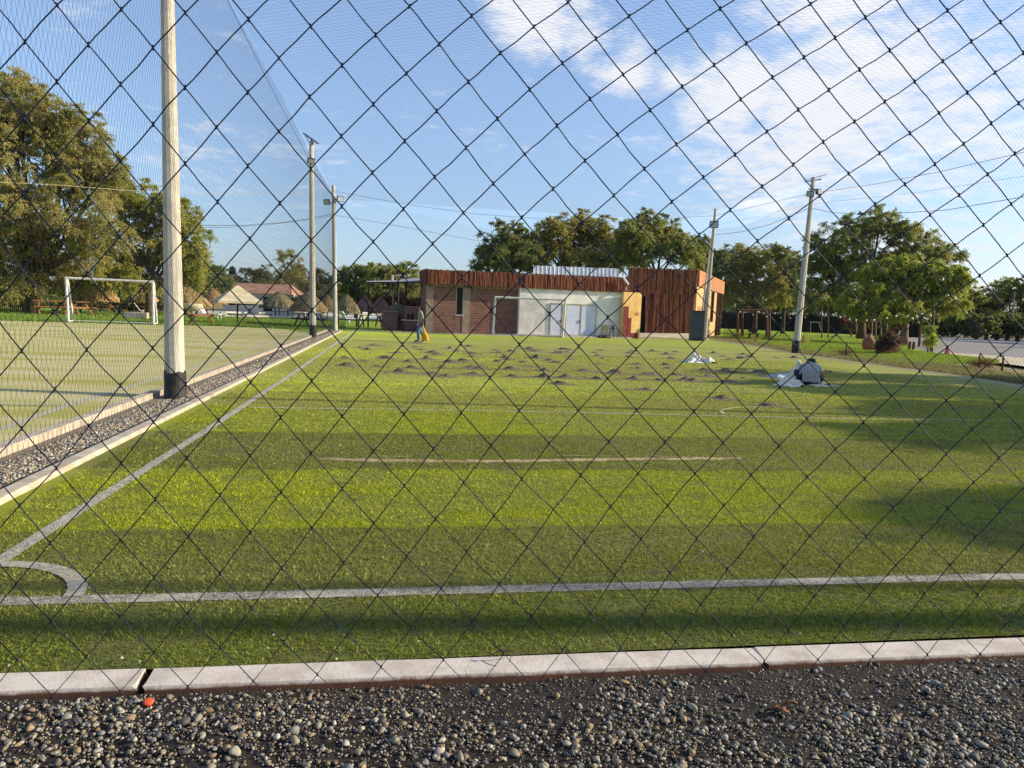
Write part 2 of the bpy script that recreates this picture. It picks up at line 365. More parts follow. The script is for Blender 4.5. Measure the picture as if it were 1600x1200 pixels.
# kerbs
def kerb(name, a, b, wdt, top, bot, mat=M['kerb'], bv=.012, ends=0, sm=False):
    a = Vector((*a, 0)); b = Vector((*b, 0)); d = (b-a).normalized(); n = Vector((-d.y, d.x, 0)); Ln = (b-a).length; k = max(2, int(Ln/.12) if Ln < 8 else int(Ln/1.2))
    m = MB(); V = []
    for i in range(k+1):
        p = a+d*Ln*i/k; j = lambda s: (noise.noise(Vector((i*.35+s*9, a.x, a.y)))*.5)*.012
        e = ends*(rnd.random()-.5)*.03 if i in (0, k) else 0
        for u, z in ((0, bot), (0, top-bv), (bv*.3, top-bv*.3), (bv, top), (wdt-bv, top), (wdt, top-bv), (wdt, bot)):
            V.append(p+n*(u+j(1 if u < wdt/2 else 2))+d*(e+(rnd.random()-.5)*.03*(ends if i in (0, k) else 0))+Vector((0, 0, z+j(3)*.4)))
    Fc = [(i*7+q, i*7+q+7, i*7+q+8, i*7+q+1) for i in range(k) for q in range(6)]+[tuple(range(7)), tuple(k*7+6-q for q in range(7))]
    m.add(V, Fc); o = m.build(name, mat, smooth=False); o['kind'] = 'structure'; return o
y0 = lambda x: 3.045+(x+1.5)*-.009
ka, kb_ = G(214,1080).x, G(1186,1026).x
kerb('near_kerb', (-3.1, y0(-3.1)), (ka-.012, y0(ka)), .165, .012, -.09, bv=.022, ends=1)
kerb('near_kerb', (ka+.004, y0(ka)-.004), (kb_-.004, y0(kb_)-.004), .165, .012, -.09, bv=.022, ends=1)
kerb('near_kerb', (kb_+.006, y0(kb_)), (16.6, y0(16)), .165, .012, -.09, bv=.022, ends=1)
M['kerb_plain'] = simple('side_kerb_concrete', '#b9ad99', '#9b8f7c', 6, .9, .5, .006)
kerb('pitch_side_kerb', (-2.86, 3.2), (-2.86, 43.9), .14, .05, -.05, M['kerb_plain'])
kerb('second_pitch_kerb', (-3.72, -2), (-3.72, 44), .15, .07, -.05, M['kerb_plain'])
for i in range(len(RK)-1): kerb('right_kerb', k3(RK[i+1]), k3(RK[i]), .09, .015, -.05)
for i in range(len(FK)-1): kerb('far_kerb', k3(FK[i+1]), k3(FK[i]), -.12, .035, -.05)

# near bed of dark soil
gx = np.linspace(-3, 6.5, 380); gy = np.linspace(.4, 3.06, 110); X, Y = np.meshgrid(gx, gy, indexing='ij')
Z = np.array([noise.fractal(Vector((a*2.2, b*2.2, 0)), .9, 2.1, 5)*.02+noise.noise(Vector((a*26, b*26, 4)))*.009+noise.noise(Vector((a*60, b*60, 8)))*.004 for a, b in zip(X.ravel(), Y.ravel())]).reshape(X.shape)*.8-.030
Z += np.clip((2.95-Y)/.3, 0, 1)*-.004
idx = np.arange(X.size).reshape(X.shape)
Fc = np.stack([idx[:-1,:-1], idx[1:,:-1], idx[1:,1:], idx[:-1,1:]], -1).reshape(-1, 4)
npmesh('soil_bed', np.stack([X, Y, Z], -1).reshape(-1, 3), Fc, M['soil'], smooth=True)['kind'] = 'structure'
def soil_z(a, b): return noise.fractal(Vector((a*2.2, b*2.2, 0)), .9, 2.1, 5)*.016-.030

def ico(sub):
    bm = bmesh.new(); bmesh.ops.create_icosphere(bm, subdivisions=sub, radius=1); v = np.array([x.co[:] for x in bm.verts]); f = np.array([[q.index for q in x.verts] for x in bm.faces]); bm.free(); return v, f
I1, I2 = ico(2), ico(1)
PC = np.array([lin(c)[:3] for c in ('#b9ab90', '#a2957c', '#8b8375', '#c9bfa6', '#77706a', '#b39a70', '#9c9a94', '#cfc6b4', '#6b655e', '#a88d6a')])
def pebbles(pos, size, base, flat=(.45, .85), tone=1.0):
    V, Fq, T = [], [], []; bv, bf = base; n = 0
    for p, s in zip(pos, size):
        sc_ = s*np.array([1, nr.uniform(.6, .95), nr.uniform(*flat)]); a = nr.uniform(0, 6.28); tl = nr.normal(0, .25, 2)
        v = bv*sc_*(1+.24*np.sin(bv[:, [1, 2, 0]]*nr.uniform(1.5, 3)+nr.uniform(0, 6, 3)))
        ca, sa = math.cos(a), math.sin(a); v = np.stack([v[:,0], v[:,1]-v[:,2]*tl[0], v[:,2]+v[:,1]*tl[0]], -1)
        v = np.stack([v[:,0]*ca-v[:,1]*sa, v[:,0]*sa+v[:,1]*ca, v[:,2]], -1)+np.array(p)+[0, 0, s*.25]
        V.append(v); Fq.append(bf+n); n += len(bv); T.append(np.repeat((PC[nr.integers(len(PC))]*nr.uniform(.7, 1.15)*tone)[None], len(bv), 0))
    return np.concatenate(V), np.concatenate(Fq), np.concatenate(T)
def pk(n, xr, yr, dens):
    o = []
    while len(o) < n:
        x, y = rnd.uniform(*xr), rnd.uniform(*yr)
        if rnd.random() < dens(x, y): o.append((x, y, soil_z(x, y)))
    return o
dn = lambda x, y: min(1, max(.12, .55+.9*noise.noise(Vector((x*2.3, y*2.3, 9)))+(2.75-y)*.55+(.25 if x < 0.2 and y > 2.7 else 0)))*(1 if y < 3.0 else .6)
pts = pk(9800, (-2.1, 3.9), (1.9, 3.02), dn)
a = pebbles(pts, np.clip(nr.lognormal(-4.88, .38, len(pts)), .004, .021), I1, (.35, .75), .60)
o = npmesh('gravel', *a[:2], M['pebble'], a[2], True); o['kind'] = 'stuff'
pts = pk(26000, (-2.1, 3.9), (1.9, 3.03), lambda x, y: .5+.5*dn(x, y))
a = pebbles(pts, nr.uniform(.0018, .0055, len(pts)), I2, tone=.62); o = npmesh('fine_gravel', *a[:2], M['pebble'], a[2], True); o['kind'] = 'stuff'
pts = [(rnd.uniform(-3.58, -2.9), 4+14*rnd.random()**1.7, -.02) for _ in range(13000)]
a = pebbles(pts, [rnd.uniform(.006, .016)*(1+p[1]*.03) for p in pts], I2, tone=.85); o = npmesh('strip_pebbles', *a[:2], M['pebble'], a[2], True); o['kind'] = 'stuff'
pts = [(rnd.uniform(-3.58, -2.9), 16+28*rnd.random(), -.02) for _ in range(5000)]
a = pebbles(pts, [rnd.uniform(.014, .032) for p in pts], I2, tone=.85); o = npmesh('strip_pebbles', *a[:2], M['pebble'], a[2], True); o['kind'] = 'stuff'
M['orange_plastic'] = simple('orange_plastic', '#c4512f', '#b5472a', 5, .5, 0)
q = G(232,1103,-.03); m = MB(); m.lathe((0, 0, 0), [(.008, .004), (.017, .003), (.0195, .008), (.0185, .013), (.012, .0155)], 18); o = m.build('bottle_cap', M['orange_plastic'], smooth=True, loc=q+Vector((0, 0, .01))); o.rotation_euler = (.35, .1, 0); bevel(o, .001)
tag(o, 'small orange red plastic cap on the dark gravel by the cracked kerb', 'cap')
M['twig'] = simple('twig', '#3b2c22', '#5a4230', 20, .9, 0); M['dryleaf'] = simple('dry_leaf', '#8a5a3a', '#6b4128', 30, .8, .3)
q = G(790,1027,.03); m = MB(); m.tube([q+Vector(v) for v in ((-.075, .0, .004), (-.03, .012, .03), (.03, .004, .022), (.075, .02, .012))], [.003, .0035, .003, .002], 5); m.tube([q+Vector(v) for v in ((-.0, .008, .024), (.02, -.03, .02), (.01, -.05, .004))], .0025, 5)
tag(m.build('twig', M['twig'], origin=q), 'thin dark bent twig lying on the near concrete kerb', 'twig')
q = G(1228,1112,-.03); m = MB()
for k in range(3): m.tube([q+Vector((.06*math.cos(a)*(1-k*.2), .03*math.sin(a+k), .02+.012*math.sin(a*2+k))) for a in np.linspace(.3+k, 3.9+k, 9)], [.002]+[.006-k*.001]*7+[.002], 5)
tag(m.build('dry_pod', M['dryleaf'], origin=q, smooth=True), 'curled reddish brown dry seed pod lying on the gravel', 'seed pod')
M['petal'] = simple('petal', '#aaa58f', '#8d8871', 30, .8, 0)
for i, (x, y) in enumerate(((427,910),(433,962),(427,993),(418,1014),(653,1003),(190,1029),(218,1034),(14,1040),(928,970),(525,1030),(1097,862),(1250,990))):
    q = G(x, y, .018); m = MB(); s_ = .005+.004*rnd.random()
    m.lathe((0, 0, 0), [(s_*.3, 0), (s_, .002), (s_*1.1, .005), (s_*.5, .007)], 7); o = m.build('paper_scrap', M['petal'], loc=q); o.rotation_euler = (rnd.random(), rnd.random(), rnd.random()*6)
    tag(o, 'tiny pale scrap lying on the turf near the front kerb', 'scrap', 'pale scraps scattered on the near turf')

# turf blades near the camera
def near_line(x, y):
    r9 = np.random.default_rng(5); x = x+r9.normal(0, .006, len(x)); y = y+r9.normal(0, .007, len(y))
    on = abs(y-np.interp(x, [p[0] for p in GOALLINE], [p[1] for p in GOALLINE])) < .058
    on |= (abs(x-np.interp(y, [p[1] for p in SIDELINE], [p[0] for p in SIDELINE])) < .05) & (y > 3.95)
    e = np.sqrt(((x+2.25)/.62)**2+((y-3.99)/.56)**2); on |= (abs(e-1) < .078) & (x > -2.25) & (y > 3.95)
    return on
def blades(n, ylo, yhi, h, wd, seed):
    r = np.random.default_rng(seed)
    y = np.sqrt(r.uniform(ylo**2, yhi**2, n)); x = r.uniform(-.56, 1.1, n)*y; k = (x > -2.72) & (x < 16); x, y = x[k], y[k]; n = len(x)
    nv = np.array([noise.fractal(Vector((a*2.1, b*4.2, 2)), .8, 2, 4) for a, b in zip(x, y)]); nb = np.array([noise.noise(Vector((a*.5, b*1.3, 5))) for a, b in zip(x, y)])
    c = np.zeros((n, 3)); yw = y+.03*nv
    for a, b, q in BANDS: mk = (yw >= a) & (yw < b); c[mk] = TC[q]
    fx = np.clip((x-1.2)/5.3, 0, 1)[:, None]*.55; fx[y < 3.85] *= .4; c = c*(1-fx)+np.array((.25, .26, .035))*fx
    f = np.clip(nb*1.3+.12, 0, .5)[:, None]; c = c*(1-f)+np.array((.25, .25, .08))*f
    dirty = np.clip((nv-.15)*4.5, 0, .8)[:, None]; c = c*(1-dirty)+np.array((.085, .08, .035))*dirty
    nc = np.array([noise.noise(Vector((a*38, b*38, 1)))+.6*noise.noise(Vector((a*85, b*85, 3))) for a, b in zip(x, y)]); c *= np.clip(1+.75*nc, .3, 1.9)[:, None]
    c *= r.uniform(.5, 1.45, (n, 1)); c[:, 0] *= r.uniform(.85, 1.15, n)
    ln = near_line(x, y); c[ln] = np.array((.43, .40, .385))*r.uniform(.35, 1.3, (ln.sum(), 1))*np.clip(1+1.2*nv[ln], .6, 1.15)[:, None]; gm = ln & (r.random(n) < .14); c[gm] = np.array((.13, .14, .05))
    hh = h*r.uniform(.4, 1.25, n)*(1-.45*dirty[:, 0])*np.clip(1+.6*nc, .4, 1.7); hh[ln] *= 1.0
    a = r.uniform(0, math.pi, n); lx, ly = r.normal(0, .55, n)*hh, r.normal(0, .55, n)*hh
    p = np.stack([x, y, np.full(n, -.002)], -1); dx = np.stack([np.cos(a), np.sin(a), np.zeros(n)], -1)*wd/2
    V = np.stack([p-dx, p+dx, p+np.stack([lx, ly, hh], -1)], 1).reshape(-1, 3)
    return V, np.arange(3*n).reshape(-1, 3), np.repeat(c, 3, 0)
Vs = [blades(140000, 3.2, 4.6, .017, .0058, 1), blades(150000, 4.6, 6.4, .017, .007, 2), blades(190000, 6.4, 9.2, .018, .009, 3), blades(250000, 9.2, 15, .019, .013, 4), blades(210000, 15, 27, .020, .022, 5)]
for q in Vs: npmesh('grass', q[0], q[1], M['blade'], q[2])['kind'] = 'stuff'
KNOTS = '-5,-2,-767,2146 -5,-1,-718,2191 -4,-2,-737,2104 -4,-1,-687,2150 -4,0,-638,2196 -3,-3,-756,2010 -3,-2,-705,2060 -3,-1,-655,2108 -3,0,-605,2155 -3,1,-557,2200 -2,-4,-777,1911 -2,-3,-724,1963 -2,-2,-672,2015 -2,-1,-622,2065 -2,0,-572,2113 -2,1,-523,2160 -2,2,-474,2204 -1,-5,-799,1804 -1,-4,-744,1860 -1,-3,-690,1914 -1,-2,-638,1967 -1,-1,-587,2019 -1,0,-537,2069 -1,1,-487,2118 -1,2,-438,2164 -1,3,-390,2208 -1,4,-341,2249 0,-6,-822,1689 0,-5,-765,1749 0,-4,-709,1807 0,-3,-655,1863 0,-2,-602,1917 0,-1,-551,1971 0,0,-501,2024 0,1,-451,2074 0,2,-401,2121 0,3,-352,2167 0,4,-303,2210 0,5,-255,2251 1,-7,-848,1566 1,-6,-788,1630 1,-5,-730,1692 1,-4,-673,1752 1,-3,-618,1809 1,-2,-565,1865 1,-1,-513,1920 1,0,-463,1975 1,1,-412,2027 1,2,-362,2077 1,3,-313,2124 1,4,-264,2168 1,5,-215,2210 1,6,-165,2250 2,-8,-875,1434 2,-7,-813,1501 2,-6,-752,1567 2,-5,-693,1632 2,-4,-636,1695 2,-3,-580,1754 2,-2,-525,1812 2,-1,-473,1868 2,0,-422,1924 2,1,-371,1979 2,2,-321,2031 2,3,-272,2079 2,4,-223,2124 2,5,-173,2167 2,6,-123,2208 2,7,-73,2247 2,8,-24,2285 3,-9,-904,1293 3,-8,-840,1364 3,-7,-776,1433 3,-6,-715,1501 3,-5,-655,1568 3,-4,-597,1635 3,-3,-541,1695 3,-2,-485,1754 3,-1,-432,1812 3,0,-379,1870 3,1,-328,1927 3,2,-278,1981 3,3,-229,2031 3,4,-180,2078 3,5,-130,2123 3,6,-79,2165 3,7,-29,2205 3,8,21,2243 3,9,71,2280 4,-10,-934,1144 4,-9,-868,1218 4,-8,-802,1291 4,-7,-738,1363 4,-6,-675,1432 4,-5,-615,1500 4,-4,-557,1568 4,-3,-499,1633 4,-2,-443,1695 4,-1,-388,1755 4,0,-335,1815 4,1,-284,1873 4,2,-234,1928 4,3,-185,1981 4,4,-136,2030 4,5,-84,2076 4,6,-33,2120 4,7,18,2161 4,8,68,2200 4,9,118,2237 4,10,168,2273 4,11,217,2308 5,-11,-965,985 5,-10,-898,1063 5,-9,-830,1140 5,-8,-764,1216 5,-7,-697,1290 5,-6,-632,1362 5,-5,-571,1434 5,-4,-513,1505 5,-3,-455,1572 5,-2,-397,1634 5,-1,-342,1697 5,0,-288,1759 5,1,-238,1818 5,2,-188,1874 5,3,-139,1929 5,4,-88,1979 5,5,-36,2027 5,6,16,2072 5,7,66,2115 5,8,117,2155 5,9,167,2194 5,10,217,2230 5,11,267,2265 5,12,316,2299 5,13,364,2332 6,-12,-996,817 6,-11,-926,899 6,-10,-858,979 6,-9,-790,1058 6,-8,-723,1137 6,-7,-654,1216 6,-6,-585,1288 6,-5,-523,1368 6,-4,-465,1443 6,-3,-407,1511 6,-2,-350,1575 6,-1,-294,1639 6,0,-239,1703 6,1,-189,1763 6,2,-138,1820 6,3,-89,1874 6,4,-38,1926 6,5,14,1976 6,6,65,2023 6,7,115,2068 6,8,166,2109 6,9,218,2148 6,10,268,2185 6,11,319,2221 6,12,368,2255 6,13,417,2289 6,14,465,2322 6,15,512,2354 7,-13,-1027,640 7,-12,-955,726 7,-11,-884,811 7,-10,-815,893 7,-9,-747,975 7,-8,-680,1056 7,-7,-612,1140 7,-6,-542,1218 7,-5,-476,1298 7,-4,-416,1377 7,-3,-357,1448 7,-2,-299,1516 7,-1,-244,1581 7,0,-190,1645 7,1,-139,1706 7,2,-88,1764 7,3,-38,1821 7,4,14,1874 7,5,65,1924 7,6,115,1972 7,7,165,2019 7,8,217,2062 7,9,270,2102 7,10,321,2139 7,11,371,2176 7,12,421,2210 7,13,471,2245 7,14,520,2278 7,15,567,2311 7,16,614,2344 8,-14,-1058,451 8,-13,-984,543 8,-12,-910,632 8,-11,-839,720 8,-10,-768,806 8,-9,-699,891 8,-8,-630,976 8,-7,-560,1062 8,-6,-491,1144 8,-5,-424,1227 8,-4,-364,1309 8,-3,-305,1382 8,-2,-247,1454 8,-1,-193,1522 8,0,-139,1587 8,1,-87,1649 8,2,-35,1709 8,3,15,1766 8,4,66,1821 8,5,117,1871 8,6,167,1920 8,7,218,1969 8,8,270,2013 8,9,323,2054 8,10,375,2092 8,11,425,2129 8,12,476,2165 8,13,526,2199 8,14,576,2233 8,15,624,2266 8,16,670,2300 8,17,716,2333 8,18,761,2367 9,-15,-1091,250 9,-14,-1013,348 9,-13,-937,443 9,-12,-862,536 9,-11,-789,627 9,-10,-717,717 9,-9,-647,805 9,-8,-576,893 9,-7,-507,980 9,-6,-438,1065 9,-5,-371,1150 9,-4,-310,1235 9,-3,-253,1314 9,-2,-197,1389 9,-1,-141,1459 9,0,-87,1526 9,1,-34,1591 9,2,17,1654 9,3,67,1711 9,4,118,1766 9,5,167,1817 9,6,218,1868 9,7,270,1917 9,8,323,1963 9,9,376,2005 9,10,428,2044 9,11,479,2081 9,12,531,2118 9,13,583,2153 9,14,633,2187 9,15,681,2221 9,16,728,2255 9,17,774,2289 9,18,819,2323 9,19,864,2358 9,20,908,2392 10,-15,-1044,139 10,-14,-964,241 10,-13,-887,340 10,-12,-811,437 10,-11,-736,532 10,-10,-663,625 10,-9,-592,717 10,-8,-521,808 10,-7,-451,897 10,-6,-383,984 10,-5,-318,1070 10,-4,-259,1158 10,-3,-200,1241 10,-2,-144,1320 10,-1,-87,1393 10,0,-32,1463 10,1,20,1531 10,2,71,1596 10,3,122,1656 10,4,172,1712 10,5,221,1764 10,6,273,1815 10,7,325,1865 10,8,378,1911 10,9,431,1954 10,10,483,1995 10,11,535,2033 10,12,587,2071 10,13,640,2106 10,14,691,2140 10,15,739,2175 10,16,786,2210 10,17,832,2244 10,18,877,2279 10,19,922,2314 10,20,967,2350 10,21,1011,2385 10,22,1056,2420 11,-14,-912,130 11,-13,-833,234 11,-12,-756,335 11,-11,-680,434 11,-10,-606,531 11,-9,-534,626 11,-8,-462,720 11,-7,-393,812 11,-6,-326,902 11,-5,-262,991 11,-4,-202,1080 11,-3,-144,1166 11,-2,-87,1248 11,-1,-29,1325 11,0,26,1399 11,1,76,1469 11,2,126,1536 11,3,178,1599 11,4,228,1655 11,5,277,1709 11,6,331,1762 11,7,384,1811 11,8,434,1859 11,9,487,1903 11,10,540,1944 11,11,593,1984 11,12,645,2023 11,13,697,2059 11,14,748,2094 11,15,797,2130 11,16,844,2165 11,17,890,2200 11,18,936,2235 11,19,982,2271 11,20,1027,2307 11,21,1072,2343 11,22,1116,2379 11,23,1161,2414 12,-13,-776,124 12,-12,-698,230 12,-11,-621,333 12,-10,-546,434 12,-9,-473,533 12,-8,-401,630 12,-7,-332,726 12,-6,-265,819 12,-5,-202,911 12,-4,-141,1002 12,-3,-83,1089 12,-2,-26,1175 12,-1,31,1254 12,0,84,1330 12,1,134,1404 12,2,184,1473 12,3,235,1538 12,4,287,1597 12,5,337,1653 12,6,390,1708 12,7,442,1759 12,8,493,1807 12,9,546,1852 12,10,599,1894 12,11,652,1936 12,12,704,1976 12,13,755,2012 12,14,806,2049 12,15,856,2084 12,16,903,2120 12,17,950,2155 12,18,997,2191 12,19,1043,2227 12,20,1088,2264 12,21,1133,2301 12,22,1178,2337 12,23,1223,2374 12,24,1268,2410 12,25,1312,2446 13,-12,-636,121 13,-11,-559,228 13,-10,-483,334 13,-9,-409,437 13,-8,-337,538 13,-7,-268,637 13,-6,-201,734 13,-5,-137,829 13,-4,-75,923 13,-3,-16,1013 13,-2,40,1101 13,-1,94,1183 13,0,146,1261 13,1,195,1338 13,2,245,1410 13,3,297,1476 13,4,349,1538 13,5,399,1595 13,6,449,1650 13,7,502,1704 13,8,554,1753 13,9,607,1800 13,10,661,1844 13,11,714,1885 13,12,764,1927 13,13,817,1965 13,14,868,2002 13,15,918,2039 13,16,964,2076 13,17,1011,2112 13,18,1059,2147 13,19,1105,2184 13,20,1151,2221 13,21,1196,2258 13,22,1242,2296 13,23,1287,2333 13,24,1332,2370 14,-11,-493,120 14,-10,-417,230 14,-9,-342,338 14,-8,-271,443 14,-7,-201,545 14,-6,-134,646 14,-5,-69,745 14,-4,-6,841 14,-3,54,935 14,-2,112,1026 14,-1,160,1109 14,0,211,1189 14,1,261,1269 14,2,310,1344 14,3,362,1412 14,4,413,1477 14,5,462,1536 14,6,513,1595 14,7,565,1651 14,8,617,1699 14,9,671,1748 14,10,725,1792 14,11,778,1835 14,12,827,1877 14,13,880,1916 14,14,932,1954 14,15,981,1992 14,16,1028,2030 14,17,1074,2067 14,18,1121,2103 14,19,1168,2140 14,20,1215,2178 14,21,1261,2216 14,22,1307,2254 14,23,1352,2292 15,-10,-347,123 15,-9,-273,234 15,-8,-200,344 15,-7,-130,450 15,-6,-63,555 15,-5,2,657 15,-4,65,756 15,-3,125,853 15,-2,182,945 15,-1,233,1033 15,0,285,1118 15,1,332,1202 15,2,381,1277 15,3,431,1348 15,4,480,1415 15,5,529,1477 15,6,580,1538 15,7,631,1593 15,8,682,1644 15,9,736,1694 15,10,789,1741 15,11,842,1785 15,12,894,1827 15,13,946,1866 15,14,998,1905 15,15,1047,1944 15,16,1093,1983 15,17,1139,2021 15,18,1186,2058 15,19,1233,2096 15,20,1281,2135 15,21,1327,2173 15,22,1374,2212 15,23,1420,2251 16,-9,-199,127 16,-8,-127,241 16,-7,-57,352 16,-6,11,460 16,-5,76,565 16,-4,139,667 16,-3,198,766 16,-2,255,861 16,-1,308,953 16,0,361,1042 16,1,405,1128 16,2,452,1208 16,3,501,1281 16,4,549,1349 16,5,599,1414 16,6,650,1476 16,7,701,1532 16,8,753,1586 16,9,802,1640 16,10,857,1688 16,11,910,1732 16,12,962,1775 16,13,1014,1815 16,14,1065,1854 16,15,1114,1895 16,16,1160,1935 16,17,1206,1974 16,18,1254,2013 16,19,1301,2052 16,20,1349,2091 16,21,1396,2131 16,22,1443,2170 17,-9,-123,16 17,-8,-50,134 17,-7,20,248 17,-6,87,360 17,-5,153,468 17,-4,215,573 17,-3,275,674 17,-2,331,772 17,-1,385,866 17,0,439,956 17,1,481,1048 17,2,527,1133 17,3,575,1209 17,4,624,1281 17,5,673,1349 17,6,724,1411 17,7,774,1468 17,8,824,1523 17,9,873,1580 17,10,927,1631 17,11,979,1678 17,12,1032,1721 17,13,1084,1762 17,14,1134,1803 17,15,1182,1845 17,16,1229,1886 17,17,1277,1927 17,18,1324,1967 17,19,1372,2007 17,20,1420,2047 17,21,1467,2087 18,-8,30,22 18,-7,100,141 18,-6,168,256 18,-5,232,368 18,-4,295,476 18,-3,354,579 18,-2,411,679 18,-1,466,774 18,0,518,866 18,1,561,962 18,2,604,1051 18,3,652,1132 18,4,700,1208 18,5,748,1278 18,6,798,1343 18,7,848,1403 18,8,899,1461 18,9,949,1518 18,10,1000,1572 18,11,1052,1621 18,12,1103,1666 18,13,1156,1707 18,14,1205,1749 18,15,1254,1793 18,16,1302,1836 18,17,1350,1878 18,18,1398,1920 18,19,1445,1961 18,20,1493,2002 19,-7,184,28 19,-6,251,148 19,-5,316,263 19,-4,378,374 19,-3,437,481 19,-2,494,584 19,-1,548,684 19,0,598,780 19,1,644,877 19,2,688,970 19,3,735,1057 19,4,782,1135 19,5,828,1207 19,6,877,1274 19,7,928,1337 19,8,978,1397 19,9,1028,1455 19,10,1078,1510 19,11,1127,1561 19,12,1178,1608 19,13,1229,1651 19,14,1279,1695 19,15,1328,1740 19,16,1377,1785 19,17,1425,1828 19,18,1474,1871 19,19,1522,1914 20,-6,339,34 20,-5,403,154 20,-4,465,269 20,-3,523,381 20,-2,580,488 20,-1,633,592 20,0,683,693 20,1,730,793 20,2,776,889 20,3,824,980 20,4,868,1060 20,5,915,1135 20,6,963,1205 20,7,1013,1270 20,8,1062,1333 20,9,1109,1393 20,10,1158,1448 20,11,1207,1500 20,12,1256,1549 20,13,1306,1595 20,14,1357,1641 20,15,1406,1687 20,16,1455,1733 20,17,1504,1778 20,18,1552,1822 21,-5,494,41 21,-4,555,161 21,-3,614,277 21,-2,669,389 21,-1,722,497 21,0,772,603 21,1,820,706 21,2,867,804 21,3,914,898 21,4,959,983 21,5,1004,1060 21,6,1052,1132 21,7,1100,1201 21,8,1148,1267 21,9,1194,1328 21,10,1241,1385 21,11,1289,1438 21,12,1338,1489 21,13,1388,1538 21,14,1438,1586 21,15,1487,1633 21,16,1537,1680 21,17,1586,1726 22,-5,590,-78 22,-4,651,47 22,-3,708,169 22,-2,763,286 22,-1,816,399 22,0,866,509 22,1,914,615 22,2,961,716 22,3,1007,812 22,4,1053,900 22,5,1098,982 22,6,1145,1058 22,7,1192,1130 22,8,1236,1199 22,9,1282,1262 22,10,1327,1320 22,11,1375,1375 22,12,1424,1428 22,13,1473,1479 22,14,1523,1528 22,15,1573,1577 22,16,1622,1625 22,17,1671,1673 23,-4,751,-71 23,-3,808,56 23,-2,862,178 23,-1,914,296 23,0,964,409 23,1,1012,519 23,2,1059,623 23,3,1105,722 23,4,1150,814 23,5,1195,901 23,6,1240,982 23,7,1285,1056 23,8,1329,1127 23,9,1373,1192 23,10,1418,1253 23,11,1465,1310 23,12,1514,1364 23,13,1563,1417 23,14,1613,1469 23,15,1662,1519 23,16,1712,1569 24,-3,912,-63 24,-2,966,64 24,-1,1018,187 24,0,1067,305 24,1,1115,417 24,2,1162,525 24,3,1207,627 24,4,1252,723 24,5,1296,813 24,6,1340,897 24,7,1383,975 24,8,1425,1049 24,9,1469,1117 24,10,1514,1181 24,11,1561,1241 24,12,1609,1298 24,13,1658,1353 24,14,1707,1406 24,15,1756,1459 25,-2,1076,-56 25,-1,1127,71 25,0,1176,194 25,1,1223,311 25,2,1269,422 25,3,1314,527 25,4,1358,627 25,5,1401,720 25,6,1443,808 25,7,1486,889 25,8,1528,966 25,9,1571,1038 25,10,1616,1104 25,11,1662,1167 25,12,1710,1227 25,13,1758,1285 25,14,1806,1341 26,-2,1192,-183 26,-1,1242,-51 26,0,1290,76 26,1,1337,197 26,2,1382,313 26,3,1426,422 26,4,1469,525 26,5,1511,622 26,6,1553,713 26,7,1595,798 26,8,1637,878 26,9,1680,953 26,10,1724,1024 26,11,1769,1090 26,12,1816,1153 26,13,1863,1214 27,-1,1364,-180 27,0,1411,-48 27,1,1457,77 27,2,1501,197 27,3,1544,310 27,4,1586,417 27,5,1628,518 27,6,1669,613 27,7,1710,702 27,8,1752,786 27,9,1794,864 27,10,1838,938 27,11,1882,1008 27,12,1928,1075 28,0,1540,-181 28,1,1584,-50 28,2,1627,75 28,3,1669,192 28,4,1710,304 28,5,1751,409 28,6,1791,507 28,7,1832,601 28,8,1873,688 28,9,1915,771 28,10,1957,848 28,11,2001,922 29,1,1719,-185 29,2,1761,-55 29,3,1802,67 29,4,1842,183 29,5,1882,293 29,6,1921,396 29,7,1961,493 29,8,2001,585 29,9,2042,672 29,10,2084,754 30,2,1903,-193 30,3,1943,-65 30,4,1981,56 30,5,2020,170 30,6,2059,278 30,7,2097,380 30,8,2137,477 31,3,2092,-206 31,4,2130,-79 31,5,2167,41 31,6,2205,154 31,7,2242,261 32,3,2252,-356 32,4,2288,-223 32,5,2324,-97 32,6,2360,22 33,4,2457,-376 33,5,2491,-244'
# ------------------------------------------------------------------ nets, poles, ropes
M['twine'] = simple('net_twine', '#17213a', '#1d2434', 60, .75, 0)
M['fine_twine'] = simple('fine_net_twine', '#1b2430', '#20262c', 10, .8, 0)
NETK = {}
for q in KNOTS.split(' '):
    a, b, x, z = map(int, q.split(',')); NETK[(a, b)] = Vector((x/1000, 1.32+.22*(1.6-z/1000), z/1000))
m = MB()
for (a, b), p in NETK.items():
    if p.z < -.02: continue
    rr = .0011 if p.z > .9 else .00085
    for d in ((1, 0), (0, 1)):
        q = NETK.get((a+d[0], b+d[1]))
        if q is None or q.z < -.02: continue
        mid = (p+q)/2+Vector((rnd.gauss(0, .0007), rnd.gauss(0, .0015), rnd.gauss(0, .0007)-.0004))
        q1 = p.lerp(mid, .5)+Vector((rnd.gauss(0, .0004), 0, rnd.gauss(0, .0004)))
        m.tube([p, q1, mid, q], [rr, rr*.95, rr, rr], 5, False)
    u = Vector((rnd.gauss(0, .3), 0, 1)).normalized()
    m.tube([p-u*.0045, p-u*.0022, p+u*.0022, p+u*.0045], [.0008, .0018, .0018, .0008], 6)
o = m.build('sports_net', M['twine'], smooth=True, origin=(0, 1.5, 0))
tag(o, 'near black knotted sports net of big diamonds hanging right in front of the camera', 'net')

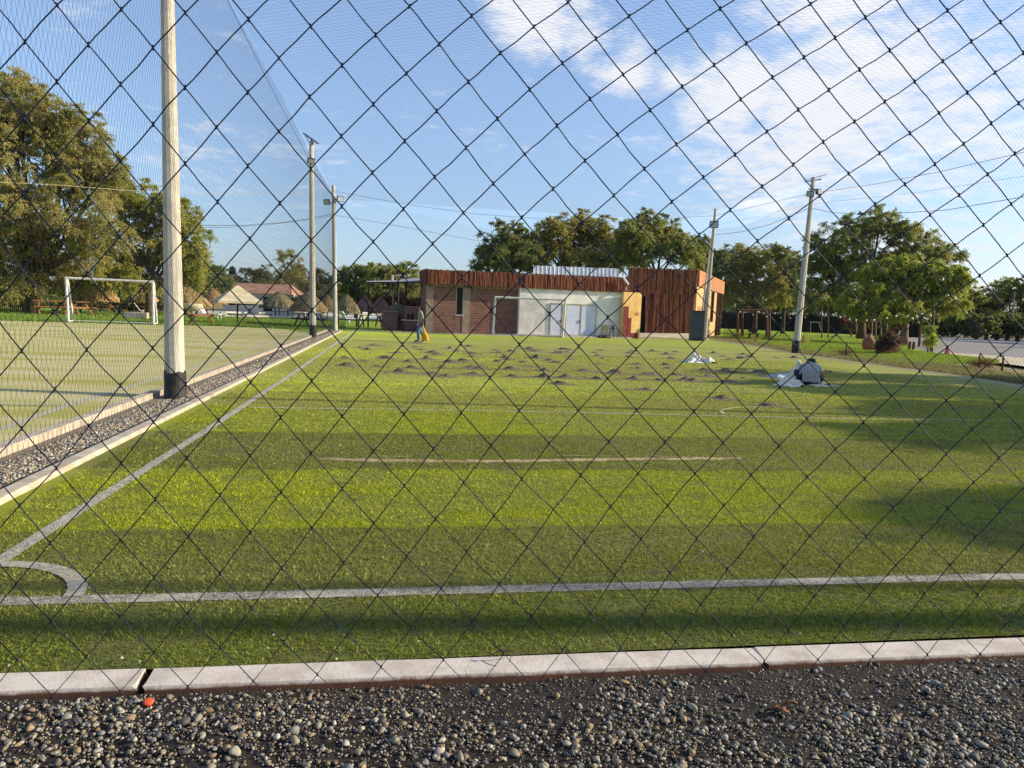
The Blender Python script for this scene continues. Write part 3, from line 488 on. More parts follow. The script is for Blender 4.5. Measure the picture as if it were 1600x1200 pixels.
def strand(m, p, q, r, seg):
    p = Vector(p); q = Vector(q); k = max(1, int((q-p).length/seg)); pts = [p.lerp(q, i/k) for i in range(k+1)]
    for i in range(k): m.tube([pts[i], pts[i+1]], r, 3, False)
def net_plane(name, O, U, W, lu, lw, cu, cw, r, label, cat='net', seg=.8, top=None, group=None):
    """flat diamond net: O origin, unit U (along) W (up / across); cell cu x cw; top(u) gives the height of the upper edge"""
    m = MB(); O = Vector(O); U = Vector(U).normalized(); W = Vector(W).normalized(); sl = cw/cu
    for sgn in (1, -1):
        k0 = -int(lw/sl/cu)-1 if sgn > 0 else 0; k1 = int(lu/cu)+1 if sgn > 0 else int((lu+lw/sl)/cu)+1
        for k in range(k0, k1+1):
            u0 = k*cu; ua, wa, ub, wb = u0, 0, u0+sgn*lw/sl, lw
            lo, hi = (0, 1)
            du = ub-ua
            if abs(du) > 1e-9:
                t0, t1 = (0-ua)/du, (lu-ua)/du
                if t0 > t1: t0, t1 = t1, t0
                lo, hi = max(lo, t0), min(hi, t1)
            if hi-lo < .002: continue
            n = max(1, int((hi-lo)*math.hypot(du, lw)/seg)); prev = None
            for i in range(n+1):
                t = lo+(hi-lo)*i/n; u, wv = ua+du*t, lw*t
                if top: wv = wv*top(u)/lw
                p = O+U*u+W*wv
                if prev is not None: m.tube([prev, p], r, 3, False)
                prev = p
    o = m.build(name, M['fine_twine'], origin=O); return tag(o, label, cat, group)
NH = 7.75
SX = -3.42
net_plane('side_net', (SX, 1.2, 0), (0, 1, 0), (0, 0, 1), 44, NH, .10, .27, .0012, 'fine dark net wall along the gravel strip between the two pitches', top=lambda u: NH-.15*math.sin(math.pi*((u % 22)/22)))
pA, pB = G(524,516), G(1100,531)
bd = (pB-pA); bl = bd.length
net_plane('back_net', pA, bd, (0, 0, 1), bl, 7.6, .17, .17, .0024, 'fine net behind the far goal hung between the rear poles', top=lambda u: 8.1-1.9*math.sin(math.pi*min(1, u/bl))**1.0*.75, seg=1.5)
pC = G(1243,551)
net_plane('right_net', pC, pB-pC, (0, 0, 1), (pB-pC).length, 7.6, .17, .17, .0024, 'fine net on the right between the two leaning lamp poles', top=lambda u: 8.3-.6*math.sin(math.pi*min(1, u/17)), seg=1.5)
pD = Vector((17.6, 6, 0))
net_plane('right_net', pD, pC-pD, (0, 0, 1), (pC-pD).length, 7.6, .15, .15, .002, 'fine net on the near right side reaching out of the frame', top=lambda u: 8.6-.6*math.sin(math.pi*min(1, u/29)), seg=1.5)
net_plane('ceiling_net', (SX, 8, NH), (1, 0, 0), (0, 1, 0), 21.5, 37, .34, .2, .0012, 'fine overhead net stretched level above the pitch', seg=2.5)

def rope(name, pts, r, label, mat=None, cat='rope', sag=0, group=None):
    P_ = []
    for i in range(len(pts)-1):
        a, b = Vector(pts[i]), Vector(pts[i+1])
        for k in range(14): t = k/14; P_.append(a.lerp(b, t)-Vector((0, 0, sag*4*t*(1-t))))
    P_.append(Vector(pts[-1])); m = MB(); m.tube(P_, r, 5); return tag(m.build(name, mat or M['rope'], origin=pts[0]), label, cat, group)
rope('net_rope', [(SX, 1, NH+.05), (SX+.0, 12.4, NH), G(489,526)+Vector((0, 0, NH)), G(524,516)+Vector((0, 0, 8.1))], .006, 'top rope of the side net running along the left poles', sag=.12)
d3, d4, d5 = 45.7, 54.0, 40.6
rope('net_rope', [P(524,299,d3), P(640,320,d3+2), P(740,334,d3+4), P(860,343,d4-4), P(975,346,d4-2), P(1117,337,d4)], .011, 'sagging top rope of the back net above the brick building')
rope('net_rope', [P(1117,337,d4), P(1190,320,48), P(1268,302,d5), P(1360,289,34), P(1470,268,29), P(1620,233,25)], .010, 'top rope of the right net rising past the leaning pole')
rope('net_rope', [P(1119,352,d4), P(1190,337,48), P(1266,319,d5), P(1440,300,33), P(1620,272,25)], .005, 'thin second rope below the top rope of the right net')
rope('power_cable', [P(523,336,d3), P(600,349,d3+2), P(740,375,d3+4), P(900,391,d4-3), P(1105,392,d4)], .010, 'black cable sagging from the far left pole across to the slim right pole', M['cable'], 'cable')
rope('power_cable', [P(1117,367,d4), P(1160,362,50), P(1205,350,46), P(1265,325,d5)], .014, 'black cable strung between the two right lamp poles', M['cable'], 'cable')
rope('power_cable', [P(1267,325,d5), P(1300,332,38), P(1360,336,35), P(1480,328,30), P(1620,304,25)], .012, 'black cable leaving the leaning pole towards the right edge', M['cable'], 'cable')
rope('power_cable', [P(521,334,d3), P(480,342,44), P(440,348,42), P(380,352,40), P(300,352,38), P(150,347,36), P(-60,338,34)], .014, 'upper of two black cables running left from the twin lamp pole', M['cable'], 'cable')
rope('power_cable', [P(521,337,d3), P(470,345,44), P(420,351,42), P(360,355,40), P(250,356,38), P(100,352,36), P(-60,345,34)], .010, 'lower of two black cables running left from the twin lamp pole', M['cable'], 'cable')
rope('net_rope', [P(-40,283,34), P(90,289,36), P(190,297,38), P(290,302,40), P(400,303,43), P(524,300,d3)], .011, 'pale top rope of the net behind the left pitch', M['canvas'])

def pole(name, base, topp, r0, r1, label, black=0, n=10, group='concrete lamp poles round the pitches'):
    base = Vector(base); topp = Vector(topp); t = empty(name, base, label, 'pole', group); d = topp-base
    m = MB(); m.tube([Vector((0, 0, -.05)), d*.33, d*.66, d], [r0, r0+(r1-r0)*.33, r0+(r1-r0)*.66, r1], n); m.build('shaft', M['pole'], t)
    if black:
        m = MB(); nn = 20; V = []
        for i, zz in enumerate((-.04, black*.5, black)):
            for k in range(nn):
                a = 2*math.pi*k/nn; rr = r0/math.cos(math.pi/n)*.995+.007; j = .05*noise.noise(Vector((math.cos(a)*2, math.sin(a)*2, base.y)))+.015*rnd.random() if i == 2 else 0
                V.append((rr*math.cos(a), rr*math.sin(a), zz+j))
        m.add(V, [(i*nn+k, i*nn+(k+1) % nn, (i+1)*nn+(k+1) % nn, (i+1)*nn+k) for i in range(2) for k in range(nn)]); m.build('painted_foot', M['black_paint'], t)
    return t
def flood(t, off, face, s=.34, lit=False):
    f = Vector(face).normalized(); q = f.to_track_quat('Y', 'Z').to_matrix(); o = Vector(off)
    m = MB(); m.box(o, (s, .10, s*.8), rot=q); 
    for k in range(5): m.box(o-q@Vector((0, .07, (k-2)*s*.14)), (s*.8, .05, .012), rot=q)
    h = m.build('floodlight', M['dark_metal'], t)
    m = MB(); m.box(o+q@Vector((0, .053, 0)), (s*.84, .008, s*.64), rot=q); m.build('lens', M['lens'], h)
    m = MB(); m.tube([o-q@Vector((s*.52, 0, 0)), o-q@Vector((s*.5, .12, .1)), o-q@Vector((-s*.5, .12, .1)), o+q@Vector((s*.52, 0, 0))], .012, 5); m.build('bracket', M['grey_metal'], h)
b1 = G(274,620); p1t = P(262,20,12.9); dd = (p1t-b1); tp = b1+dd*(8.6/dd.z)
tp_ = pole('lamp_pole', b1, tp, .155, .10, 'large near concrete pole with black foot on the gravel strip', .40, 12)
for zz in (3.1,): m = MB(); q_ = (tp-b1)*(zz/8.6); m.tube([q_-Vector((0, 0, .008)), q_+Vector((0, 0, .008))], .155-.055*zz/8.6+.004, 16); m.build('wire_tie', M['grey_metal'], tp_)
b2 = G(489,526); t2 = P(486.5,222,35.9); t = pole('lamp_pole', b2, t2, .155, .105, 'concrete pole with solar panel on top at the far end of the strip', .55)
d = t2-b2; fl = d*.985
m = MB(); rot = Matrix.Rotation(math.radians(33), 3, 'Y') @ Matrix.Rotation(math.radians(12), 3, 'X'); m.box(d+Vector((-.02, 0, .17)), (.82, .5, .035), rot=rot); sp = m.build('solar_panel', M['dark_metal'], t)
m = MB(); m.tube([d*.99, d+Vector((0, 0, .14))], .035, 6); m.tube([d*.985, d+Vector((-.28, 0, .28))], .02, 5); m.build('panel_bracket', M['grey_metal'], t)
flood(t, d*.895+Vector((0, -.22, 0)), (.4, -1, -.7), .34)
b3 = G(524,516); t3 = P(521,290,d3); t = pole('lamp_pole', b3, t3, .15, .105, 'far concrete pole with two spread floodlights beside the gravel strip')
d = t3-b3; hh = d*.88; flood(t, hh+Vector((-.40, -.12, -.02)), (-.5, -.8, -.35), .42); flood(t, hh+Vector((.40, -.12, .22)), (.45, -.8, -.15), .42)
m = MB(); m.tube([hh+Vector((-.45, -.05, -.12)), hh+Vector((.5, -.05, .1))], .02, 5); m.build('crossbar', M['grey_metal'], t)
b4 = G(1100,531); t4 = P(1118,326,d4-1.5); t = pole('lamp_pole', b4, t4, .19, .09, 'right rear concrete pole beside the grey slab with one floodlight')
d = t4-b4; flood(t, d*.88+Vector((-.12, -.25, 0)), (-.35, -1, -.1), .62)
m = MB(); a4 = GD(1092, 54.8); b4b = P(1111,372,54.8)
t = pole('slim_post', a4, b4b, .07, .05, 'slim grey pole standing just left of the right rear lamp pole', group=None); t['category'] = 'post'
b5 = G(1243,551); t5 = P(1271,278,d5); t = pole('lamp_pole', b5, t5, .185, .11, 'leaning concrete pole with crossarm and twin floodlights by the right lawn', .62, 8)
d = t5-b5
m = MB(); xr = Vector((1, -.15, .12)).normalized()
for s in (-1, 1): m.tube([d*.985, d*.985+xr*.45*s+Vector((0, 0, -.03 if s < 0 else .02))], .035, 5); m.tube([d*.985+xr*.40*s+Vector((0, 0, -.05)), d*.985+xr*.42*s+Vector((0, 0, .18))], .02, 5)
m.tube([d*.985-xr*.5+Vector((0, 0, .03)), d*.985+xr*.75+Vector((0, 0, .28))], .018, 5); m.build('crossarm', M['grey_metal'], t)
flood(t, d*.905+Vector((-.22, -.2, -.05)), (-.5, -1, -.3), .38); flood(t, d*.905+Vector((.28, -.2, .08)), (.6, -1, -.2), .38)
m = MB(); m.box(d*.905+Vector((.02, -.2, .2)), (.7, .08, .06)); m.build('lamp_bar', M['grey_metal'], t)
# poles of the same row that stand outside the frame on the right and throw the long shadow lines
for (x, y, hh, r) in ((19.4, 11.0, 8.6, .10), (17.6, 2.50, 8.6, .15), (17.9, 2.98, 8.2, .06)):
    pole('lamp_pole', (x, y, 0), (x, y, hh), r, r*.75, 'concrete pole standing outside the frame beyond the right side line')

# ------------------------------------------------------------------ goals
def goal(name, A, B, h, lean, back, label, r=.06, netted=False):
    """A,B front post feet; back = vector to the rear feet"""
    A = Vector(A); B = Vector(B); t = empty(name, A, label, 'goal', 'white football goals'); B = B-A; A0 = Vector(); up = Vector((0, 0, h)); bk = Vector(back)
    for q, ln in ((A0, lean[0]), (B, lean[1])):
        m = MB(); m.tube([q, q+up+Vector((ln, 0, 0))], r, 8); m.build('post', M['white_paint'], t)
        m = MB(); m.tube([q+up+Vector((ln, 0, -.02)), q+up*.985+Vector((ln, 0, 0))+bk*.3, q+bk+Vector((0, 0, .03))], r*.75, 6); m.tube([q+Vector((0, 0, .04)), q+bk+Vector((0, 0, .04))], r*.7, 6); m.build('side_frame', M['white_paint'], t)
    m = MB(); m.tube([A0+up+Vector((lean[0]-.04, 0, 0)), B+up+Vector((lean[1]+.04, 0, 0))], r, 8); m.build('crossbar', M['white_paint'], t)
    m = MB(); m.tube([bk+Vector((0, 0, .04)), B+bk+Vector((0, 0, .04))], r*.6, 6); m.build('ground_bar', M['white_paint'], t)
    if netted:
        m = MB(); U = B.normalized(); L_ = B.length; ht = h-.05; base = bk*.98
        for s in (1, -1):
            for k in range(-int(ht/.16), int((L_+ht)/.16)+1):
                u0 = k*.16; ua, ub = u0, u0+s*ht; lo, hi = 0, 1; t0, t1 = sorted(((0-ua)/(ub-ua), (L_-ua)/(ub-ua))); lo, hi = max(0, t0), min(1, t1)
                if hi-lo < .01: continue
                f = lambda q: base*(1-q*.62)+U*(ua+(ub-ua)*q)+Vector((0, 0, ht*q))
                m.tube([f(lo), f(hi)], .0032, 3, False)
        m.build('goal_net', M['fine_twine'], t)
gA, gB = G(769.5,523.5), GD(879, 47.0); 
t = goal('football_goal', gA, gB, 2.42, (.1, .08), (.12, .55, 0), 'white football goal in front of the brick and white building', .07, True)
gA, gB = G(107,503), G(240,507)
goal('football_goal', gA, gB, 2.42, (-.08, -.02), G(115,502.4)-G(107,503), 'white football goal on the left pitch under the big tree', .07)
# ------------------------------------------------------------------ buildings
class Face:
    """vertical plane through ground point A along U; hit(x,y) -> (u,z)"""
    def __init__(s, A, Bp): s.A = Vector((A.x, A.y, 0)); s.U = (Vector((Bp.x, Bp.y, 0))-s.A).normalized(); s.N = Vector((s.U.y, -s.U.x, 0)); s.ang = math.atan2(s.U.y, s.U.x)
    def hit(s, x, y):
        r = Vector(ray(x, y)); c = Vector((0, 0, H)); t = (s.A-c).dot(s.N)/r.dot(s.N); p = c+r*t; return (p-s.A).dot(s.U), p.z
def brickmat(name, c1, c2, mortar, sx=1.0):
    t = NT(name); t.rough(.9); sp_ = t.n('ShaderNodeSeparateXYZ'); t.l(t.obj, sp_.inputs[0]); cb_ = t.n('ShaderNodeCombineXYZ'); t.l(t.math('ADD', sp_.outputs[0], sp_.outputs[1]), cb_.inputs[0]); t.l(sp_.outputs[2], cb_.inputs[1]); m = t.n('ShaderNodeMapping'); t.l(cb_.outputs[0], m.inputs[0])
    b = t.n('ShaderNodeTexBrick'); t.l(m.outputs[0], b.inputs['Vector']); b.inputs['Color1'].default_value = lin(c1); b.inputs['Color2'].default_value = lin(c2); b.inputs['Mortar'].default_value = lin(mortar)
    b.inputs['Scale'].default_value = 1; b.inputs['Brick Width'].default_value = .26*sx; b.inputs['Row Height'].default_value = .115*sx; b.inputs['Mortar Size'].default_value = .013; b.inputs['Mortar Smooth'].default_value = .3; b.inputs['Bias'].default_value = -.1
    c = t.mix(t.mr(t.noise(2.5, 5, .7, t.obj), .45, .7, 0, .5), b.outputs['Color'], lin('#5a3e30')); t.base(c)
    inv = t.math('SUBTRACT', 1.0, b.outputs['Fac']); t.bump(inv, .8, .02); return t.m
M['brick'] = brickmat('brick_wall', '#8c5a4a', '#6c4337', '#a89a8c')
M['brick_dull'] = brickmat('dull_brick', '#8e5f52', '#7a4c40', '#94847a')
M['whitewash'] = simple('whitewash', '#f0ebe2', '#d8d4cb', 1.6, .9, .2, .01)
M['door_white'] = simple('door_white', '#ccd1e0', '#bcc3d6', 1.5, .5, .05)
M['beige_paint'] = simple('beige_frame', '#b5a877', '#958a62', 3, .7, .1)
M['yellow_wall'] = simple('yellow_wall', '#dcb877', '#c39c5e', 1.5, .9, .2)
M['maroon'] = simple('maroon_paint', '#7a1f22', '#5e1719', 2, .7, .2)
M['slat'] = simple('red_slats', '#834c37', '#5d3425', 4, .8, .4, stretch=(3, 3, .8), tint=True)
M['slat_brown'] = simple('brown_slats', '#9d634a', '#704833', 3, .85, .5, stretch=(3, 3, .6), tint=True)
M['sheet_metal'] = simple('white_sheet_metal', '#d6dbdf', '#b7bec4', 2, .35, .05, metal=.1)
M['roof_metal'] = simple('roof_sheet', '#a9a59c', '#8c887e', 3, .5, .2)
M['dark_inside'] = simple('dark_interior', '#121110', '#1b1917', 2, .9, 0)
M['column'] = simple('column_concrete', '#a3907d', '#8b7a69', 3, .9, .4)

Db0, Db1 = 47.4, 51.6
A_ = GD(666.5, Db0); B_ = GD(977, Db1); f1 = Face(A_, B_)
bb = empty('brick_building', A_, 'long low building of brick and white wall under a red slat fascia', 'building', rz=f1.ang)
def fb(m, x0, y0, x1, y1, v0, v1, face=f1, z0=None):        # box between image columns/rows on a facade; v positive = into the building
    u0, zt = face.hit(x0, y0); u1, zb = face.hit(x1, y1); zm = face.hit(x0, y1)[1]; 
    if z0 is not None: zb = z0
    m.box(((u0+u1)/2, (v0+v1)/2, (zt+zb)/2), (abs(u1-u0), abs(v1-v0), abs(zt-zb)))
uW, zT = f1.hit(810, 447); uE, _ = f1.hit(977, 455); zL = f1.hit(667, 421)[1]; zR = f1.hit(977, 434)[1]; zb_ = f1.hit(667, 441)[1]; zbR = f1.hit(976, 454)[1]
BD = 2.6
m = MB(); u1_, zt_ = f1.hit(713.5, 447); u2_, zbw = f1.hit(723.5, 492)
for a, b, lo, hi in ((0, u1_, -.1, zb_), (u2_, uW, -.1, zb_), (u1_, u2_, -.1, zbw), (u1_, u2_, zt_, zb_)): m.box(((a+b)/2, .12, (lo+hi)/2), (b-a, .24, hi-lo))
m.build('brick_wall', M['brick'], bb)
m = MB(); m.box((.12, BD/2+.25, 1.85), (.24, BD-.02, 3.9)); m.box((uE/2, BD+.12, 1.85), (uE, .24, 3.9)); m.build('side_wall', M['brick_dull'], bb)
m = MB(); 
for xa, xb in ((666.5, 675.5), (724, 733)): m = MB(); fb(m, xa, 445, xb, 520, -.03, .02, z0=-.1); m.build('column', M['column'], bb)
m = MB(); m.box((uW/2, -.005, zb_-.12), (uW+.02, .05, .24)); m.build('beam', M['column'], bb)
m = MB(); m.box(((u1_+u2_)/2, .17, (zt_+zbw)/2), (u2_-u1_, .02, zt_-zbw)); wn = m.build('window', M['glass_dark'], bb)
m = MB(); 
for u in (u1_+.025, u2_-.025): m.box((u, .1, (zt_+zbw)/2), (.05, .06, zt_-zbw))
m.box(((u1_+u2_)/2, .02, zbw-.03), (u2_-u1_+.1, .12, .06)); m.build('window_frame', M['white_paint'], wn)
# white block, stands proud of the brick
m = MB(); fr = -.38; gapd = [f1.hit(857.5, 475)[0], f1.hit(876, 475)[0], f1.hit(881.5, 476)[0], f1.hit(928.5, 476)[0]]; zd1 = f1.hit(866, 474.5)[1]; zd2 = f1.hit(905, 476)[1]; zfl = f1.hit(905, 523.5)[1]
zw = zb_+.02
m.box(((uW+uE)/2, (fr+.3)/2+BD*0, (zw+.2)/2-.1), (uE-uW, .3-fr, zw+.2)); m.box((uE-.15, BD/2+.3, 1.8), (.3, BD, 4)); m.build('white_wall', M['whitewash'], bb)
def door(u0, u1, z0, z1, n, nm):
    m = MB(); w_ = (u1-u0)/n
    for k in range(n): m.box((u0+w_*(k+.5), fr-.028, (z0+z1)/2), (w_-.05, .03, z1-z0-.06))
    d = m.build(nm, M['door_white'], bb)
    hm = MB(); hm.box((u0+w_*(.9 if n == 1 else .94), fr-.07, (z0+z1)/2-.1), (.05, .05, .22)); hm.build('handle', M['dark_metal'], d)
    m = MB()
    for k in range(n+1): m.box((u0+w_*k, fr-.035, (z0+z1)/2), (.055, .06, z1-z0))
    for z in (z1, ): m.box(((u0+u1)/2, fr-.035, z), (u1-u0+.055, .066, .06))
    m.box(((u0+u1)/2, fr-.035, z0), (u1-u0+.055, .066, .05)); m.build('frame', M['beige_paint'], d)
door(gapd[0], gapd[1], max(.05, zfl-.05), zd1, 1, 'door'); door(gapd[2], gapd[3], zfl, zd2, 2, 'sliding_door')
def slats(m, p0, p1, zlo, zhi, v, wd=.085, irr=.04, lean=.0, thick=.03, jz=.06, cols=(.55, 1.35)):
    Ln = (Vector(p1)-Vector(p0)).length; n = int(Ln/wd); d = (Vector(p1)-Vector(p0))/n
    for k in range(n):
        b = rnd.uniform(*cols); m.cc = (b*rnd.uniform(.9, 1.15), b, b*rnd.uniform(.8, 1.1)); q = Vector(p0)+d*(k+.5); t = (k+.5)/n
        zl = zlo(t)+rnd.uniform(-jz, jz)*.6; zh = zhi(t)+rnd.uniform(-jz, jz); ln = rnd.uniform(-lean, lean)
        pts = []; kk = 2 if lean == 0 else 4
        for i in range(kk): s_ = i/(kk-1); pts.append(q+Vector((ln*(s_-.5)+(rnd.uniform(-irr, irr) if lean else 0), v+rnd.uniform(-.02, .02), zl+(zh-zl)*s_)))
        m.tube(pts, wd*.52*rnd.uniform(.8, 1.1), 5)
    m.cc = None
m = MB(); slats(m, (-.12, 0, 0), (uE+.1, 0, 0), lambda t: zb_-.08+(zbR-zb_)*max(0, t-.35)*.6, lambda t: zL+(zR-zL)*t, fr-.12, .088, jz=.022)
m.cc = (.35, .35, .35); m.box((uE/2, fr-.06, (zb_+zL)/2), (uE, .03, (zL-zb_)*.9)); m.cc = None
slats(m, (-.12, 0, 0), (-.12, 0, 0.0001) if False else (-.10, .01, 0), lambda t: zb_-.05, lambda t: zL, 0, .09) if False else None
m.build('slat_fascia', M['slat'], bb)
m = MB(); 
for k in range(26):
    b = rnd.uniform(.5, 1.3); m.cc = (b, b, b); m.tube([(-.14, fr+k*.1, zb_-.05+rnd.uniform(-.04, .04)), (-.14, fr+k*.1, zL+rnd.uniform(-.06, .06))], .045, 5)
m.cc = None; m.build('side_fascia', M['slat'], bb)
m = MB(); m.box((uE/2, BD/2, zb_+.1), (uE, BD, .2)); m.build('roof', M['roof_metal'], bb)
# ribbed sheet on the roof
s0, s1 = f1.hit(843.5, 417)[0], f1.hit(977, 422)[0]; m = MB(); n = 21; 
vz0 = f1.hit(843.5, 430)[1]-.2; za, zc_ = f1.hit(843.5, 415.8)[1]+.1, f1.hit(977, 421.5)[1]+.15; V = []
for k in range(n*8+1):
    t = k/(n*8); ph = k % 8; v = 1.3-(.035 if ph == 0 else 0); V += [(s0+(s1-s0)*1.02*t, v, vz0), (s0+(s1-s0)*1.02*t, v+.12, za+(zc_-za)*t)]
m.add(V, [(2*i, 2*i+2, 2*i+3, 2*i+1) for i in range(n*8)]); o = m.build('ribbed_sheet', M['sheet_metal'], bb); sm = o.modifiers.new('s', 'SOLIDIFY'); sm.thickness = .012
m = MB(); u_, z_ = f1.hit(971, 440); m.tube([(u_-.22, fr-.35, z_+.22), (u_+.18, fr-.38, z_-.2)], .07, 8); wl = m.build('tube_lamp', M['white_plastic'], bb)
m = MB(); m.tube([(u_+.16, fr-.36, z_-.2), (u_+.05, fr-.33, z_-.42), (u_+.1, fr-.02, z_-.5)], .025, 5); m.tube([(u_+.02, fr-.33, z_-.42), (u_+.02, fr-.33, z_-.62)], .05, 6); m.build('bracket', M['grey_metal'], wl)
m = MB(); u_, z_ = f1.hit(784, 424); m.tube([(u_, 2, z_-.4), (u_-.35, 2, z_+.45)], .015, 4); m.tube([(u_, 2, z_-.4), (u_+.4, 2, z_+.35)], .03, 5); m.tube([(u_, 2, z_-.8), (u_, 2, z_-.3)], .02, 5); m.build('antenna', M['grey_metal'], bb)

# low step in front of the white wall
m = MB(); p_ = [f1.A+f1.U*u+f1.N*v for u, v in ((uW-.3, .95), (uE+.2, .95), (uE+.2, .2), (uW-.3, .2))]
m.add([(p.x, p.y, z) for z in (.085, -.05) for p in p_], [(0, 1, 2, 3), (0, 1, 5, 4), (1, 2, 6, 5), (3, 0, 4, 7)]); o = m.build('step', M['kerb']); o['kind'] = 'structure'
# timber block
Bt0, Bt1 = GD(977, Dt), GD(1088, Dt+.4); f2 = Face(Bt0, Bt1); FB = GD(1124, 74)
tb = empty('timber_building', Bt0, 'tall block clad in upright reddish brown poles with an orange end wall', 'building', rz=f2.ang)
inv2 = Matrix.Rotation(-f2.ang, 3, 'Z')
uR = f2.hit(1087, 470)[0]; zt2 = f2.hit(1030, 419)[1]; ud0, ud1 = f2.hit(997.5, 470)[0], f2.hit(1010, 470)[0]; zdo = f2.hit(1003, 463)[1]; zmid = f2.hit(1040, 458)[1]; zg = f2.hit(1040, 520)[1]
m = MB(); slats(m, (ud1, 0, 0), (uR, 0, 0), lambda t: zg-.3, lambda t: zmid+.1, 0, .105, .03, .13, jz=.1, cols=(.5, 1.5))
slats(m, (0, 0, 0), (uR, 0, 0), lambda t: zmid-.1 if t > .3 else zdo, lambda t: zt2, -.09, .105, .025, .10, jz=.03, cols=(.5, 1.5)); m.build('pole_cladding', M['slat_brown'], tb)
m = MB(); m.box(((ud1+uR)/2, .2, zmid/2), (uR-ud1, .2, zmid+.6)); m.box((uR/2, .1, (zdo+zt2)/2-.03), (uR, .18, zt2-zdo-.12)); m.box((ud0/2, .2, 1.5), (ud0, .2, 4)); m.build('wall', M['dark_inside'], tb)
m = MB(); m.box(((ud0+ud1)/2, 2.5, zdo/2), (ud1-ud0+1.6, 4.4, zdo+.5)); 
o = m.build('doorway', M['dark_inside'], tb)
e = inv2 @ (FB-Bt0); cR = Vector((uR, 0, 0)); ed = (Vector((e.x, e.y, 0))-cR); el_ = ed.length; ed.normalize(); ea = math.atan2(ed.y, ed.x)
M['orange_plank'] = simple('orange_planks', '#b07750', '#9a6340', 2.5, .8, .3, stretch=(1, 1, .3)); M['tan_wall'] = simple('tan_wall', '#cba472', '#b48c5c', 2, .85, .2); M['orange_brick'] = brickmat('orange_brick', '#b86f43', '#a05c35', '#caa27c')
def eb(m, u0, u1, z0, z1, v=0, th=.1): p = cR+ed*((u0+u1)/2)+Vector((ed.y, -ed.x, 0))*v; m.box((p.x, p.y, (z0+z1)/2), (u1-u0, th, z1-z0), rz=ea)
ztb = zt2-1.25; LE = el_
m = MB(); eb(m, .0, LE, ztb, zt2, .12, .12); m.build('end_fascia', M['orange_plank'], tb)
m = MB(); wins = [(LE*.22, LE*.40), (LE*.50, LE*.62)]; edges = [0, wins[0][0], wins[0][1], wins[1][0], wins[1][1], LE*.74]
for i in (0, 2, 4): eb(m, edges[i], edges[i+1], -.1, ztb)
for a, b in wins: eb(m, a, b, -.1, 1.3)
m.build('end_wall', M['tan_wall'], tb)
for a, b in wins:
    m = MB(); eb(m, a, b, 1.3, ztb, -.06, .02); w_ = m.build('window', M['glass_dark'], tb)
    for q_ in (a, b-.12): m = MB(); eb(m, q_, q_+.12, 1.3, ztb, .06, .05); m.build('window_frame', M['wood'], w_)
m = MB(); eb(m, LE*.05, LE*.18, .2, ztb*.62, .06, .03); m.build('brick_panel', M['orange_brick'], tb)
m = MB()
for q in (.78, .86, .95, 1.0): eb(m, LE*q-.15, LE*q, -.1, ztb, 0, .2)
eb(m, LE*.74, LE, -.1, ztb, -2.5, .1); m.build('porch_post', M['timber_pole'], tb)
m = MB(); q1, q2 = cR, cR+ed*LE; m.poly([Vector((0, .3, zt2-.75)), Vector((uR, .3, zt2-.75)), Vector((q2.x, q2.y, zt2-.75)), Vector((0, q2.y, zt2-.75))], .15); m.build('roof', M['roof_metal'], tb)
# yellow wall between the two blocks with stepped maroon paint
f3 = Face(GD(975, 50.6), GD(999, 51.2)); yw_ = empty('yellow_wall', f3.A, 'narrow yellow wall with stepped maroon paint beside the white wall', 'wall', rz=f3.ang)
m = MB(); fb(m, 975, 456, 999.3, 525, 0, .25, f3, z0=-.05); m.build('panel', M['yellow_wall'], yw_)
m = MB(); fb(m, 974.8, 478.5, 980, 525, -.02, .003, f3, z0=0); fb(m, 980, 496.5, 985, 525, -.02, .003, f3, z0=0); fb(m, 985, 520, 996, 525, -.02, .003, f3, z0=0); m.build('stepped_paint', M['maroon'], yw_)
m = MB(); fb(m, 994, 488.5, 997, 492.5, -.03, 0, f3); m.build('switch_box', M['orange_brick'], yw_)
# grey slab standing beside the pole
f4 = Face(GD(1078.5, 51.5), GD(1102, 51.5)); sl_ = empty('grey_slab', f4.A, 'dark grey upright slab standing on the forecourt edge by the rear pole', 'slab', rz=f4.ang)
M['slate'] = simple('slate_grey', '#4c5157', '#3f4348', 3, .7, .2); u0, z0 = f4.hit(1081, 485); u1, z1 = f4.hit(1102, 486)
m = MB(); m.add([(0, 0, -.02), (u1, 0, -.02), (u1, 0, z0), (u0, 0, z0), (0, .5, -.02), (u1, .5, -.02), (u1, .5, z0), (u0, .5, z0)], [(0,1,2,3), (5,4,7,6), (0,4,5,1), (3,2,6,7), (1,5,6,2), (0,3,7,4)]); m.build('panel', M['slate'], sl_)
m = MB(); m.box((u1/2+.05, -.02, z0*.97), (u1*.8, .03, .05)); m.box((u1/2, -.02, .12), (u1*.9, .03, .05)); m.build('trim', M['dark_metal'], sl_)

